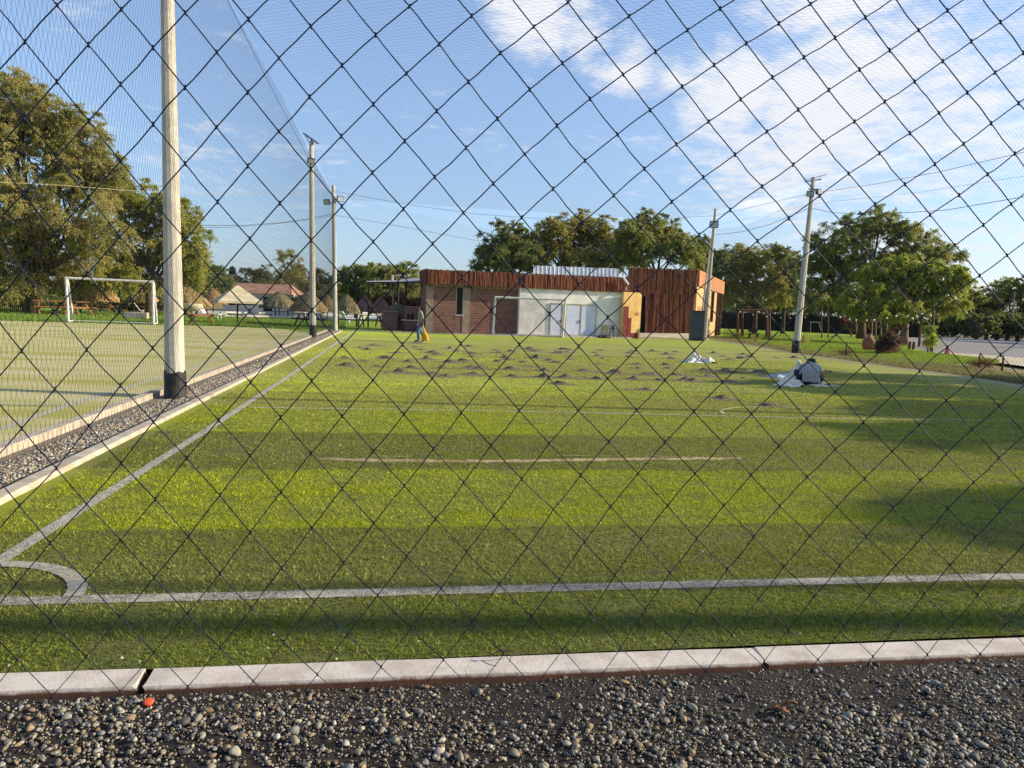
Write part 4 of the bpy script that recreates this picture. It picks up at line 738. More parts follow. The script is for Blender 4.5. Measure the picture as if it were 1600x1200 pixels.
# lean-to with oven, left of the brick building
lt = GD(573, 51); sh = empty('lean_to', lt, 'dark open lean-to roof on thin posts beside the brick building', 'shelter')
Q = lambda x, y, d: P(x, y, d)-lt
m = MB(); m.poly([Q(573,440.5,50), Q(620,440.5,49.5), Q(664,438.5,48.5), Q(664,433.5,53), Q(645,434.5,54), Q(612,438,54.5), Q(573,439,55)], .10); m.build('roof', M['roof_metal'], sh)
m = MB(); m.tube([Q(573,441.5,50), Q(664,441,48.4)], .06, 5); m.build('eave_beam', M['wood_dark'], sh); m = MB(); m.tube([Q(573,441.5,55), Q(664,438,53)], .05, 5); m.build('eave_beam', M['wood_dark'], sh)
for x, d in ((575, 50.2), (612, 52), (621, 51.5), (632, 50.5), (633.5, 49.8)):
    m = MB(); g_ = GD(x, d)-lt; m.tube([g_, Vector((g_.x, g_.y, P(x, 441, d).z))], .06, 6); m.build('post', M['dark_metal'], sh)
g_ = P(612.5, 441, 53.5)-lt; m = MB(); m.tube([g_-Vector((0, 0, 1)), g_+Vector((0, 0, .55))], .11, 8); m.build('chimney_pipe', M['concrete'], sh)
ov = GD(620, 50.8); t = empty('oven', ov, 'grey domed clay oven under the lean-to roof', 'oven'); m = MB(); rr = .88; m.lathe((0, 0, .55), [(rr, 0), (rr, .35), (rr*.93, .62), (rr*.75, .92), (rr*.45, 1.12), (.1, 1.2)], 18)
M['clay_grey'] = simple('clay_grey', '#6f6a60', '#57524a', 3, .9, .3); m.build('dome', M['clay_grey'], t, smooth=True)
m = MB(); m.box((0, 0, .27), (1.7, 1.6, .56)); m.build('base', M['brick_dull'], t); m = MB(); m.box((-.1, -.86, .8), (.5, .12, .42)); m.build('mouth', M['dark_inside'], t)
for x0, x1, yt, d, lab in ((596, 621, 486, 49.5, 'low pinkish brick counter left of the oven'), (631.5, 652, 479, 49, 'taller brick barbecue block right of the oven')):
    g0, g1 = GD(x0, d), GD(x1, d); f_ = Face(g0, g1); t = empty('brick_counter', g0, lab, 'counter', rz=f_.ang); u1, z1 = f_.hit(x1, yt); z1 = f_.hit(x0, yt)[1]
    m = MB(); m.box((u1/2, .35, z1/2-.03), (u1, .7, z1-.06)); m.build('body', M['brick_dull'], t); m = MB(); m.box((u1/2, .35, z1), (u1+.08, .78, .06)); m.build('top', M['column'], t)
    if x0 > 630:
        for a in (.3, .62): m = MB(); m.box((u1*a, -.004, z1*.55), (u1*.2, .02, z1*.3)); m.build('opening', M['dark_inside'], t)
t = empty('bench', GD(640, 47.5), 'pinkish grey table by the walking person in front of the lean-to', 'table'); 
m = MB(); m.box((.1, 0, .72), (1.3, .6, .06)); m.build('tabletop', M['column'], t)
for a in (-.45, .65):
    for b in (-.22, .22): m = MB(); m.box((a, b, .34), (.06, .06, .7)); m.build('leg', M['dark_metal'], t)

# chairs and bag by the white wall
def chair(name, loc, mat_s, mat_f, label, rz, s=1, group=None):
    t = empty(name, loc, label, 'chair', group, rz)
    m = MB(); m.box((0, 0, .44), (.44, .44, .04)); m.build('seat', mat_s, t)
    m = MB(); m.box((0, .2, .70), (.42, .035, .34)); m.build('backrest', mat_s, t)
    for a in (-.2, .2):
        for b in (-.2, .2): m = MB(); m.tube([(a, b, 0), (a, b, .45 if b < 0 else .86)], .016, 5); m.build('leg', mat_f, t)
        m = MB(); m.tube([(a, -.2, .45), (a, -.2, .66), (a, .2, .66)], .014, 5); m.build('armrest', mat_f, t)
    return t
q = Vector((f1.U.x, f1.U.y, 0)); nrm = f1.N
cp = lambda x, dd: f1.A+f1.U*f1.hit(x, 500)[0]+(nrm if nrm.y < 0 else -nrm)*dd
chair('chair', cp(951, .95), M['black_paint'], M['dark_metal'], 'black seated metal armchair against the white wall', f1.ang+.4)
chair('chair', cp(937, .9), M['beige_paint'], M['grey_metal'], 'pale slatted chair left of the black chair at the white wall', f1.ang-.3)
q = cp(933, 1.4); bm_ = MB(); 
for k in range(5): bm_.lathe((k*.16-.35, .05*math.sin(k*2), 0), [(.05, .0), (.17, .03), (.16, .12), (.05, .2+.04*(k % 2))], 9)
o = bm_.build('bag', M['black_paint'], loc=q, smooth=True); tag(o, 'black lumpy bag on the ground under the pale chair', 'bag')

# far house, pool, tank
M['roof_tile'] = simple('roof_tiles', '#a07a66', '#856452', 1.2, .85, .3)
hd = 100.; h0, h1 = GD(334, hd), GD(458, hd); fh = Face(h0, h1); t = empty('red_roof_house', h0, 'low white house with a long red tiled roof behind the pool', 'house', rz=fh.ang)
uh = fh.hit(458, 470)[0]; ze = fh.hit(400, 457.5)[1]; zr = fh.hit(400, 445.5)[1]
m = MB(); m.box((uh*.55, .6, ze/2), (uh*.9, .3, ze)); m.box((uh*.55, 6, ze/2), (uh*.9, .3, ze)); m.build('wall', M['whitewash'], t)
m = MB(); V = []; nn = 60
for k in range(nn+1):
    u = uh*k/nn; b = .06*(k % 2); V += [(u+(.8 if 0 else 0), -.6, ze-.1+b), (min(max(u, .4), uh-1.4)+.3, 3.0, zr+b+.25)]
m.add(V, [(2*i, 2*i+2, 2*i+3, 2*i+1) for i in range(nn)]); m.add([(0, 6.6, ze-.1), (uh, 6.6, ze-.1), (uh-1.1, 3.0, zr+.25), (.7, 3.0, zr+.25)], [(0, 1, 2, 3)])
m.add([(uh, -.6, ze-.1), (uh, 6.6, ze-.1), (uh-1.1, 3, zr+.25)], [(0, 1, 2)]); m.build('roof', M['roof_tile'], t)
for xa, xb in ((337, 345), (346, 366), (370, 400), (410, 424)):
    m = MB(); ua, ub = fh.hit(xa, 465)[0], fh.hit(xb, 465)[0]; zt_, z_b = fh.hit(xa, 464)[1], fh.hit(xa, 476 if xa < 405 else 486)[1]
    m.box(((ua+ub)/2, .42, (zt_+z_b)/2), (ub-ua, .1, zt_-z_b)); m.build('window', M['dark_inside'], t)
tk = GD(363, 108); t = empty('water_tank', tk, 'dark water tank on a thin post above the red roof', 'water tank'); tz = P(363, 430, 108).z
m = MB(); m.tube([(0, 0, 0), (0, 0, tz)], .14, 6); m.build('post', M['concrete'], t); m = MB(); m.box((.2, 0, tz), (1.3, 1.1, .1)); m.build('platform', M['concrete'], t)
m = MB(); m.lathe((0, 0, tz+.05), [(.5, 0), (.52, .8), (.42, 1.05), (.15, 1.2), (.15, 1.28)], 14); m.build('tank', M['dark_metal'], t, smooth=True)
M['water'] = simple('pool_water', '#3f7f8f', '#4a8a96', 3, .08, .1); M['coping'] = simple('pool_coping', '#d6d0bf', '#bfb8a6', 3, .8, .1)
pq = [G(350,493.3), G(600,500.0), G(600,493.5), G(350,488.2)]
o = sheet('pool_deck', [k3(G(300,493.5)), k3(G(604,501)), k3(G(640,496)), k3(G(600,489)), k3(G(300,484))], M['coping'], -.012)
m = MB(); m.poly([Vector((p.x, p.y, .02)) for p in pq]); o = m.build('pool_water', M['water']); o['kind'] = 'structure'
m = MB()
for i in range(4):
    a, b = pq[i], pq[(i+1) % 4]; a = Vector((a.x, a.y, 0)); b = Vector((b.x, b.y, 0)); c_ = (a+b)/2; m.box((c_.x, c_.y, .05), ((b-a).length, .5, .16), rz=math.atan2((b-a).y, (b-a).x))
o = m.build('pool_kerb', M['coping']); o['kind'] = 'structure'

# thatched umbrellas
def thatch_umb(x, yapex, ybot, hw, d, label, c=('#a08a5e', '#7d6a46'), base=None):
    g_ = GD(x, d); za_ = P(x, yapex, d).z; zb2 = max(1.2, P(x, ybot, d).z); r = hw/F*d; t = empty('thatched_umbrella', g_, label, 'umbrella', 'thatched sun umbrellas round the pool')
    m = MB(); m.tube([(0, 0, 0), (0, 0, za_)], .07, 6); m.build('post', M['wood_dark'], t)
    c1, c2 = np.array(lin(c[0])[:3]), np.array(lin(c[1])[:3]); n = 1500; rg = np.random.default_rng(int(x*7))
    V, Fq, T = [], [], []
    for k in range(n):
        a = rg.uniform(0, 6.283); s_ = rg.uniform(0, 1)**.6; top = s_*.8; bot = min(1.12, top+rg.uniform(.25, .55))
        def pt(q, da=0, lift=0): rr_ = r*q; zz = za_-(za_-zb2)*(q**1.25)+lift; return np.array((rr_*math.cos(a+da), rr_*math.sin(a+da), zz))
        w_ = .05/max(.2, bot); p0, p1, p2, p3 = pt(top, -w_*.5, .05+rg.uniform(0, .05)), pt(top, w_*.5, .05), pt(bot, w_, rg.uniform(-.32, .05)), pt(bot, -w_, rg.uniform(-.32, .0)); b0 = len(V); V += [p0, p1, p2, p3]; Fq.append((b0, b0+1, b0+2, b0+3)); cc = (c1+(c2-c1)*rg.random())*rg.uniform(.7, 1.25); T += [cc]*4
    npmesh('thatch', np.array(V), np.array(Fq), M['thatch'], np.array(T), parent=t)
    m = MB(); m.lathe((0, 0, 0), [(r*.99, zb2+.02), (r*.62, zb2+(za_-zb2)*.42), (.1, za_-.03)], 16); m.build('underlayer', M['wood_dark'], t)
    return t
OR = ('#a98a5c', '#86673f'); GR = ('#97885f', '#6f6548')
for a in ((289,445,476,36,66,'shaggy brown thatched umbrella just right of the near pole'), (333,450,469,20,84,'orange brown thatched umbrella left of the square parasol',OR), (436,456,479,27,88,'wide brown thatched umbrella in front of the red roofed house',GR), (482,455,485,26,70,'greenish thatched umbrella behind the solar pole'), (511,461,484,17,74,'small thatched umbrella between the two left poles'), (541,459,484,19,68,'greenish grey thatched umbrella right of the twin lamp pole',('#857d5c','#655e44')), (571,460,484,16,78,'reddish thatched umbrella nearest the lean-to roof',('#8c6a5a','#6b4d40')), (595,463,485,16,82,'reddish brown thatched umbrella seen through the lean-to posts',('#8f6a52','#6b4d40')),
          (157,440,463,24,64,'orange thatched umbrella inside the left goal outline',OR), (223,449,466,21,70,'orange thatched umbrella by the right post of the left goal',OR), (126,448,469,17,60,'ragged thatched umbrella by the left post of the left goal',OR), (258,455,474,18,76,'dark thatched umbrella just left of the near pole',GR)): thatch_umb(*a)
# square canvas parasol
dp = 50.; g_ = GD(371, dp); t = empty('square_parasol', g_, 'beige square canvas parasol on a brown post by the left pitch', 'parasol'); za_ = P(371,445,dp).z; zb2 = P(371,471,dp).z; r = 1.42
rm = Matrix.Rotation(.35, 3, 'Z'); C4 = [rm @ Vector((a*r, b*r, zb2)) for a, b in ((-1,-1),(1,-1),(1,1),(-1,1))]; m = MB(); m.add([Vector((0, 0, za_))]+C4, [(0,1,2),(0,2,3),(0,3,4),(0,4,1)]); m.add(C4+[c-Vector((0, 0, .13)) for c in C4], [(0,1,5,4),(1,2,6,5),(2,3,7,6),(3,0,4,7)]); o = m.build('canopy', M['canvas'], t); s_ = o.modifiers.new('s', 'SOLIDIFY'); s_.thickness = .01
m = MB(); m.tube([(0, 0, 0), (0, 0, za_)], .06, 8); m.build('post', M['wood_dark'], t); m = MB(); m.box((0, 0, .55), (1.1, .9, .05)); m.build('shelf_table', M['wood_dark'], t)
# picnic tables
def picnic(loc, rz, mat, label):
    t = empty('picnic_table', loc, label, 'table', 'wooden picnic tables on the lawn', rz)
    m = MB()
    for k in range(5): m.box((0, -.32+k*.16, .76), (1.7, .14, .04))
    m.build('tabletop', mat, t)
    for s in (-1, 1):
        m = MB(); m.box((0, s*.68, .45), (1.7, .26, .045)); m.build('bench', mat, t)
        m = MB(); m.tube([(s*.6, -.75, 0), (s*.6, -.22, .74)], .05, 4); m.tube([(s*.6, .75, 0), (s*.6, .22, .74)], .05, 4); m.box((s*.6, 0, .43), (.05, 1.5, .1)); m.build('trestle', mat, t)
    return t
p0 = None
for i, (x, d, rz, dk, lab) in enumerate(((80,52,.5,0,'orange brown picnic table left of the white goal, partly behind its post'), (115,53,-.6,0,'orange brown picnic table just inside the left post of the white goal'), (159,64,.1,0,'picnic table under the orange umbrella inside the goal outline'), (213,70,.3,0,'picnic table under the umbrella by the right goal post'),
        (300,45,-.5,0,'reddish picnic table right of the near pole'), (440,80,.2,1,'dark picnic table under the wide umbrella by the pool'), (484,50,.7,1,'dark picnic table in shade behind the solar pole'), (543,53,.1,1,'dark picnic table right of the twin lamp pole'), (578,54,.3,1,'dark picnic table at the left posts of the lean-to'))):
    if i in (0, 5): p0 = picnic((0, 0, 0), 0, M['wood'] if not dk else M['wood_dark'], ''); o = p0
    else: o = dup(p0)
    o.location = GD(x, d); o.rotation_euler = (0, 0, rz); o['label'] = lab; o.scale = (1.3,)*3 if i < 5 else (1.1,)*3
# wooden rail fence on the far left
for i in range(9):
    q = GD(-8+i*6.2, 58); t = empty('wooden_chair', q, 'stacked reddish brown slatted wooden chair at the far left under the big tree', 'chair', 'row of wooden chairs at the far left', .2)
    if i == 0:
        for s in (-.2, .2):
            m = MB(); m.box((s, .2, .55), (.05, .05, 1.1)); m.build('leg', M['wood'], t); m = MB(); m.box((s, -.2, .24), (.05, .05, .48)); m.build('leg', M['wood'], t)
        m = MB(); m.box((0, 0, .48), (.46, .46, .05)); m.build('seat', M['wood'], t); m = MB(); [m.box((0, .2, .65+k*.17), (.4, .03, .08)) for k in range(3)]; m.build('backrest', M['wood'], t); c0_ = t
    else:
        bpy.data.objects.remove(t); dup(c0_, location=q)
# loungers
def lounger(label):
    t = empty('sun_lounger', (0, 0, 0), label, 'lounger', 'white sun loungers near the pool'); mt = M['white_plastic']
    m = MB(); m.box((.35, 0, .36), (1.35, .6, .06)); m.build('bed', mt, t); m = MB(); m.box((-.55, 0, .66), (.06, .6, .8), rot=Matrix.Rotation(-.6, 3, 'Y')); m.build('backrest', mt, t)
    for a in (-.15, .9):
        for b in (-.25, .25): m = MB(); m.tube([(a, b, .36), (a+.06, b, 0)], .035, 5); m.build('leg', mt, t)
    return t
l0 = lounger('')
for i, (x, d, rz, lab) in enumerate(((226,62,.3,'white lounger behind the right post of the left goal'), (252,66,.2,'white lounger just left of the near pole'), (326,60,-.3,'white lounger with raised back right of the near pole'), (498,68,.9,'white lounger between the two left lamp poles'), (545,62,.6,'white lounger just right of the twin lamp pole'), (563,60,2.2,'white lounger with its back toward the lean-to'), (474,72,.1,'white lounger left of the solar pole'))):
    o = l0 if i == 0 else dup(l0); o.location = GD(x, d); o.rotation_euler = (0, 0, rz); o['label'] = lab
q = GD(214, 51.5); t = empty('stone_bench', q, 'low grey box bench on the grass behind the left goal', 'bench'); m = MB(); m.box((0, 0, .22), (1.5, .5, .42)); bevel(m.build('body', M['concrete'], t), .03); m = MB(); m.box((.62, -.262, .12), (.2, .02, .12)); m.build('plate', M['yellow_wall'], t)
q = GD(301, 44); t = empty('pale_basin', q, 'pale round basin on the picnic table right of the near pole', 'basin'); m = MB(); m.lathe((0, 0, .80), [(.28, 0), (.55, .28), (.58, .46), (.52, .46), (.46, .3)], 14); m.build('bowl', M['canvas'], t, smooth=True)

# ------------------------------------------------------------------ right garden
f5 = Face(GD(1090, 132), GD(1360, 118)); t = empty('reed_fence', f5.A, 'long dark reed fence behind the shaded right lawn', 'fence', rz=f5.ang); u1, _ = f5.hit(1440, 500)
M['reed'] = simple('dark_reed', '#2e261c', '#1f1a13', 3, .9, .4, tint=True); m = MB(); slats(m, (0, 0, 0), (u1, 0, 0), lambda t: -.1, lambda t: 2.95, 0, .22, .02, 0, jz=.12, cols=(.6, 1.4)); m.build('reeds', M['reed'], t)
m = MB(); m.box((u1/2, .2, 1.35), (u1, .12, 2.7)); m.build('backing', M['wood_dark'], t)
for k in range(0, 9): m = MB(); m.box((u1*k/8, -.2, 1.4), (.16, .16, 2.9)); m.build('post', M['wood_dark'], t)
def frame_posts(name, xs, d, ytop, label, mat, r=.07, beam=True, cat='frame'):
    g0 = GD(xs[0], d); t = empty(name, g0, label, cat); tops = []
    for x, dd in zip(xs, [0, .6, 0, .6, 0, .6]):
        g_ = GD(x, d+dd)-g0; tt = P(x, ytop, d+dd)-g0; m = MB(); m.tube([g_-Vector((0, 0, .05)), g_+(tt-g_)*.5+Vector((rnd.uniform(-.04, .04), 0, 0)), tt], [r*1.15, r, r*.85], 7); m.build('post', mat, t); tops.append(tt)
    if beam: m = MB(); m.tube([tops[0]-Vector((.3, 0, .1)), tops[-1]+Vector((.3, 0, -.1))], r*.8, 6); m.build('beam', mat, t)
    return t
M['red_wood'] = simple('red_wood', '#5e3a2b', '#45281d', 4, .8, .3)
frame_posts('swing_frame', [1152, 1160, 1198, 1202], 70, 483, 'brown timber play frame with paired posts on the right lawn', M['red_wood'], .13)
frame_posts('sapling_stake', [1284, 1294], 78, 477, 'two thin leaning stakes standing on the right lawn', M['timber_pole'], .06, False, 'stakes')
q = GD(1177, 66); t = empty('small_bench', q, 'small dark bench inside the timber play frame', 'bench'); m = MB(); m.box((0, 0, .42), (.9, .35, .06)); m.build('seat', M['wood_dark'], t); m = MB(); m.box((0, .18, .68), (.9, .05, .3)); m.build('backrest', M['wood_dark'], t)
for a in (-.38, .38): m = MB(); m.box((a, 0, .2), (.06, .3, .4)); m.build('leg', M['wood_dark'], t)
t = empty('climber', GD(1272, 110), 'pale metal A-frame far back on the shaded lawn', 'frame')
for a, b in ((-.7, -.4), (.7, -.4)):
    m = MB(); m.tube([(a*1.3, -.5, 0), (a, 0, 1.7)], .03, 5); m.tube([(a*1.3, .5, 0), (a, 0, 1.7)], .03, 5); m.build('leg', M['dark_metal'], t)
m = MB(); m.tube([(-.8, 0, 1.7), (.8, 0, 1.7)], .04, 5); m.build('top_bar', M['grey_metal'], t)
# clay jar
q = G(1356.5,547); M['clay'] = simple('terracotta', '#96604c', '#7b4a3a', 3, .75, .2); t = MB(); s_ = .8*(26/F*q.length)
t.lathe((0, 0, 0), [(s_*.26, 0), (s_*.36, s_*.12), (s_*.42, s_*.4), (s_*.38, s_*.68), (s_*.2, s_*.88), (s_*.13, s_*.95), (s_*.17, s_*1.1), (s_*.14, s_*1.1), (s_*.09, s_*.97)], 20)
o = t.build('clay_jar', M['clay'], smooth=True, loc=q); tag(o, 'round terracotta jar standing on the bright right lawn', 'jar')
# posts along the lawn edge with string lights
for x, yb, yt, lab, dx in ((1414,536,478,'wooden post behind the white board',-2), (1436,541,481,'wooden post between the two car park posts',3), (1455.5,549.5,480,'thick wooden post nearest the car park',2.5)):
    g_ = G(x, yb); d = (R.T @ (np.array(g_)-[0, 0, H]))[2]*-1; t = empty('garden_post', g_, lab, 'post'); tt = P(x+dx, yt, d)-g_
    m = MB(); m.tube([(0, 0, -.05), tt*.5+Vector((.03, 0, 0)), tt], [.11, .095, .08], 7); m.build('shaft', M['timber_pole'], t)
    m = MB(); m.tube([tt-Vector((0, 0, .12)), tt-Vector((0, 0, .05))], .10, 7); m.build('rope_binding', M['rope'], t)
M['bulb'] = simple('bulb_glass', '#e4e0cc', '#d8d4c2', 4, .2, 0)
def lights(pts, n, sag, lab):
    a, b = pts; t = empty('string_lights', a, lab, 'string lights'); L_ = [a.lerp(b, k/20)-a-Vector((0, 0, sag*4*(k/20)*(1-k/20))) for k in range(21)]
    m = MB(); m.tube(L_, .012, 4); m.build('cord', M['cable'], t)
    for k in range(n):
        i = int((k+.5)/n*20); m = MB(); m.lathe(tuple(L_[i]-Vector((0, 0, .16))), [(.03, 0), (.065, .05), (.05, .11), (.025, .15)], 8); m.build('bulb', M['bulb'], t, smooth=True)
lights((P(1416,487,46), P(1438,486,44)), 3, .35, 'bulb string between the left two garden posts'); lights((P(1439,484,44), P(1458,484,40)), 4, .45, 'bulb string between the right two garden posts')
lights((P(1300,489,62), P(1416,487,46)), 8, .5, 'long bulb string under the big right trees'); lights((P(1150,484,70), P(1300,489,62)), 7, .5, 'long bulb string over the timber play frame')
# white board
g_ = G(1410,538); t = empty('white_board', g_, 'white leaning board with rounded shoulder behind the red leaved bush', 'board'); dq = (R.T @ (np.array(g_)-[0, 0, H]))[2]*-1
m = MB(); m.poly([P(1401.5,532,dq)-g_, P(1415,537,dq)-g_, P(1415,519,dq)-g_, P(1411,516,dq)-g_, P(1405.5,517,dq)-g_, P(1402.5,524,dq)-g_], .04, Vector((.2, -1, 0))); m.build('panel', M['whitewash'], t); m = MB(); m.tube([P(1413,538,dq+.2)-g_, P(1413,516,dq+.2)-g_], .05, 5); m.build('stay', M['wood_dark'], t)
# painted stub posts and cone
for x, yb in ((1421,546), (1427,546.5)):
    g_ = G(x, yb-.5); m = MB(); m.lathe((0, 0, 0), [(.10, 0), (.10, .38), (.085, .42), (.09, .44), (.09, .52), (.03, .56)], 10); tag(m.build('stub_post', M['red_wood'], loc=g_), 'short reddish brown stub post at the edge of the car park', 'post', 'short stub posts by the garden posts')
M['cone'] = simple('faded_cone', '#c2837a', '#a86a60', 5, .7, .1); g_ = G(1480,554); t = empty('traffic_cone', g_, 'faded pink cone at the corner of the lawn and car park', 'cone'); m = MB(); m.lathe((0, 0, .03), [(.19, 0), (.05, .55), (.03, .56)], 12); m.build('cone_body', M['cone'], t); m = MB(); m.box((0, 0, .02), (.46, .46, .04)); m.build('foot', M['cone'], t); m = MB(); m.lathe((0, 0, .28), [(.118, 0), (.085, .14)], 12); m.build('band', M['white_paint'], t)
# car
cdp = 138.; g_ = GD(1484, cdp); t = empty('parked_car', g_, 'small silver car parked in the shade at the back of the car park', 'car', rz=.5)
M['carpaint'] = simple('car_paint', '#8f959c', '#7e848b', 1, .3, 0, metal=.4); m = MB(); prof = [(-2.0, .35), (-2.05, .75), (-1.75, .95), (-1.2, 1.02), (-.65, 1.48), (.75, 1.5), (1.4, 1.05), (2.0, .92), (2.05, .4)]; V = []
for s, ins in ((-1, 0), (1, 0)): V += [(x, s*(.85 if z < 1.03 else .66), z) for x, z in prof]
k = len(prof); m.add(V, [tuple(range(k)), tuple(range(2*k-1, k-1, -1))]+[(i, i+k, (i+1) % k+k, (i+1) % k) for i in range(k)]); bevel(m.build('body', M['carpaint'], t), .06)
m = MB(); m.add([(-1.12, s*.70, 1.06) for s in (-1, 1)]+[(-.68, s*.6, 1.42) for s in (1, -1)], [(0, 1, 2, 3)]); m.add([(1.32, s*.70, 1.09) for s in (-1, 1)]+[(.8, s*.6, 1.44) for s in (1, -1)], [(0, 1, 2, 3)])
for s in (-1, 1): m.add([(-.98, s*.80, 1.07), (1.15, s*.80, 1.08), (.7, s*.69, 1.43), (-.6, s*.69, 1.42)], [(0, 1, 2, 3)])
m.build('windows', M['glass_dark'], t)
for a in (-1.3, 1.3):
    for s in (-1, 1): m = MB(); m.tube([(a, s*.72, .32), (a, s*.9, .32)], .32, 14); wh = m.build('wheel', M['black_paint'], t); m = MB(); m.tube([(a, s*.9, .32), (a, s*.92, .32)], .18, 10); m.build('rim', M['grey_metal'], wh)
for s in (-1, 1): m = MB(); m.box((-2.04, s*.6, .72), (.06, .3, .16)); m.build('headlight', M['lens'], t)
# long low flatbed table
f6 = Face(GD(1524, 118), GD(1596, 118)); t = empty('long_table', f6.A, 'long low dark table with pale edge in front of the dark hedge', 'table', rz=f6.ang); u1 = f6.hit(1596, 520)[0]
m = MB(); m.box((u1/2, .5, .95), (u1, 1.2, .08)); m.build('tabletop', M['timber_pole'], t); m = MB(); m.box((u1/2, -.5, .42), (u1*.9, .4, .05)); m.build('bench', M['timber_pole'], t)
for k in range(5): m = MB(); m.box((.3+(u1-.6)*k/4, .4, .45), (.15, .9, .9)); m.build('leg', M['wood_dark'], t)
g_ = GD(1578, 150); t = empty('utility_pole', g_, 'pale utility pole among the far right trees', 'pole'); m = MB(); m.tube([(0, 0, 0), (0, 0, P(1578,456,150).z)], [.22, .14], 8); m.build('shaft', M['pole'], t); m = MB(); m.box((0, 0, P(1578,459,150).z), (1.4, .12, .12)); m.build('crossarm', M['grey_metal'], t)
# ------------------------------------------------------------------ people
M['skin'] = simple('skin', '#8d5f45', '#7a4f38', 8, .6, .05); M['hair'] = simple('hair', '#15110f', '#221b17', 30, .6, .2); M['shirt_olive'] = simple('olive_shirt', '#8e8f77', '#75765f', 9, .9, .3)
M['jeans'] = simple('jeans', '#5c7d99', '#48657f', 9, .9, .3); M['shirt_grey'] = simple('pale_grey_shirt', '#a3a19f', '#8b8a8a', 9, .9, .3); M['dark_trousers'] = simple('dark_trousers', '#1f222a', '#2c2f38', 9, .9, .2)
M['yellow_plastic'] = simple('yellow_bag', '#e0a52c', '#c98d22', 9, .5, .2); M['cap_blue'] = simple('navy_cap', '#1d2436', '#2a3248', 9, .8, .1); M['shoe'] = simple('shoe', '#3b3733', '#55504a', 9, .7, .1)
def hand(J, E, wrist, dirv, side, curl, pre):
    """palm plus five bent fingers; dirv = forearm direction, side = thumb side, curl = towards the palm"""
    w = Vector(J[wrist][0]); d = Vector(dirv).normalized(); s = Vector(side).normalized(); c = Vector(curl).normalized()
    J[pre+'p'] = (w+d*.05, .026); E.append((wrist, pre+'p'))
    for k, (off, ln) in enumerate(((.028, .072), (.010, .082), (-.009, .076), (-.027, .060))):
        a = w+d*.085+s*off; J[pre+f'{k}a'] = (a, .010); J[pre+f'{k}b'] = (a+d*ln*.55+c*ln*.15, .009); J[pre+f'{k}c'] = (a+d*ln*.8+c*ln*.6, .007); E += [(pre+'p', pre+f'{k}a'), (pre+f'{k}a', pre+f'{k}b'), (pre+f'{k}b', pre+f'{k}c')]
    J[pre+'ta'] = (w+d*.035+s*.034, .012); J[pre+'tb'] = (w+d*.068+s*.052+c*.02, .010); E += [(pre+'p', pre+'ta'), (pre+'ta', pre+'tb')]
def person(label, loc, rz, J, E, root, dress):
    t = empty('person', loc, label, 'person', None, rz)
    names = list(J); me = bpy.data.meshes.new('body'); me.from_pydata([tuple(J[k][0]) for k in names], [(names.index(a), names.index(b)) for a, b in E], [])
    o = bpy.data.objects.new('body', me); col.objects.link(o); sk = o.modifiers.new('skin', 'SKIN'); sk.use_smooth_shade = True
    for i, k in enumerate(names): v = me.skin_vertices[0].data[i]; r = J[k][1]; v.radius = (r, r) if not isinstance(r, tuple) else r; v.use_root = (k == root)
    ss = o.modifiers.new('sub', 'SUBSURF'); ss.levels = ss.render_levels = 2
    bpy.context.view_layer.update(); dg = bpy.context.evaluated_depsgraph_get(); m2 = bpy.data.meshes.new_from_object(o.evaluated_get(dg)); bpy.data.objects.remove(o)
    m2.name = 'body'; m2.materials.clear(); m2.materials.append(M['skin']); o = bpy.data.objects.new('body', m2); col.objects.link(o); o.parent = t
    for nm, mat, pred, off in dress:
        V = []; Fc = []; mp = {}
        for p in m2.polygons:
            if pred(p.center):
                f = []
                for vi in p.vertices:
                    if vi not in mp: v = m2.vertices[vi]; mp[vi] = len(V); V.append(v.co+v.normal*(off+.006*noise.noise(v.co*14)))
                    f.append(mp[vi])
                Fc.append(f)
        m = MB(); m.add(V, Fc); g_ = m.build(nm, mat, t, smooth=True)
    return t
J = {'pel': (Vector((0, 0, .90)), (.135, .115)), 'belly': (Vector((-.01, 0, 1.06)), (.125, .10)), 'chest': (Vector((-.03, 0, 1.26)), (.145, .11)), 'neck0': (Vector((-.06, 0, 1.40)), .06), 'neck': (Vector((-.09, 0, 1.45)), .05), 'head': (Vector((-.13, 0, 1.53)), .088), 'top': (Vector((-.14, 0, 1.60)), .068), 'chin': (Vector((-.19, 0, 1.48)), .038), 'nose': (Vector((-.235, 0, 1.53)), .014)}
E = [('pel', 'belly'), ('belly', 'chest'), ('chest', 'neck0'), ('neck0', 'neck'), ('neck', 'head'), ('head', 'top'), ('head', 'chin'), ('head', 'nose')]
for s, k, el_, wr in ((-1, 'l', (.05, -.24, 1.10), (.06, -.20, .86)), (1, 'r', (-.02, .25, 1.09), (-.10, .24, .87))):
    J['sh'+k] = (Vector((-.03, s*.175, 1.36)), .055); J['el'+k] = (Vector(el_), .040); J['wr'+k] = (Vector(wr), .027); E += [('chest', 'sh'+k), ('sh'+k, 'el'+k), ('el'+k, 'wr'+k)]
    hand(J, E, 'wr'+k, (0, 0, -1), (-1, 0, 0), (0, -s, 0), 'h'+k)
for s, k, kn, an, toe in ((-1, 'l', (-.13, -.10, .50), (-.10, -.10, .10), (-.30, -.10, .035)), (1, 'r', (.05, .10, .48), (.22, .10, .14), (.06, .10, .035))):
    J['hip'+k] = (Vector((0, s*.09, .84)), .095); J['kn'+k] = (Vector(kn), .058); J['an'+k] = (Vector(an), .040); J['toe'+k] = (Vector(toe), .032); E += [('pel', 'hip'+k), ('hip'+k, 'kn'+k), ('kn'+k, 'an'+k), ('an'+k, 'toe'+k)]
pw = G(656.5,535)
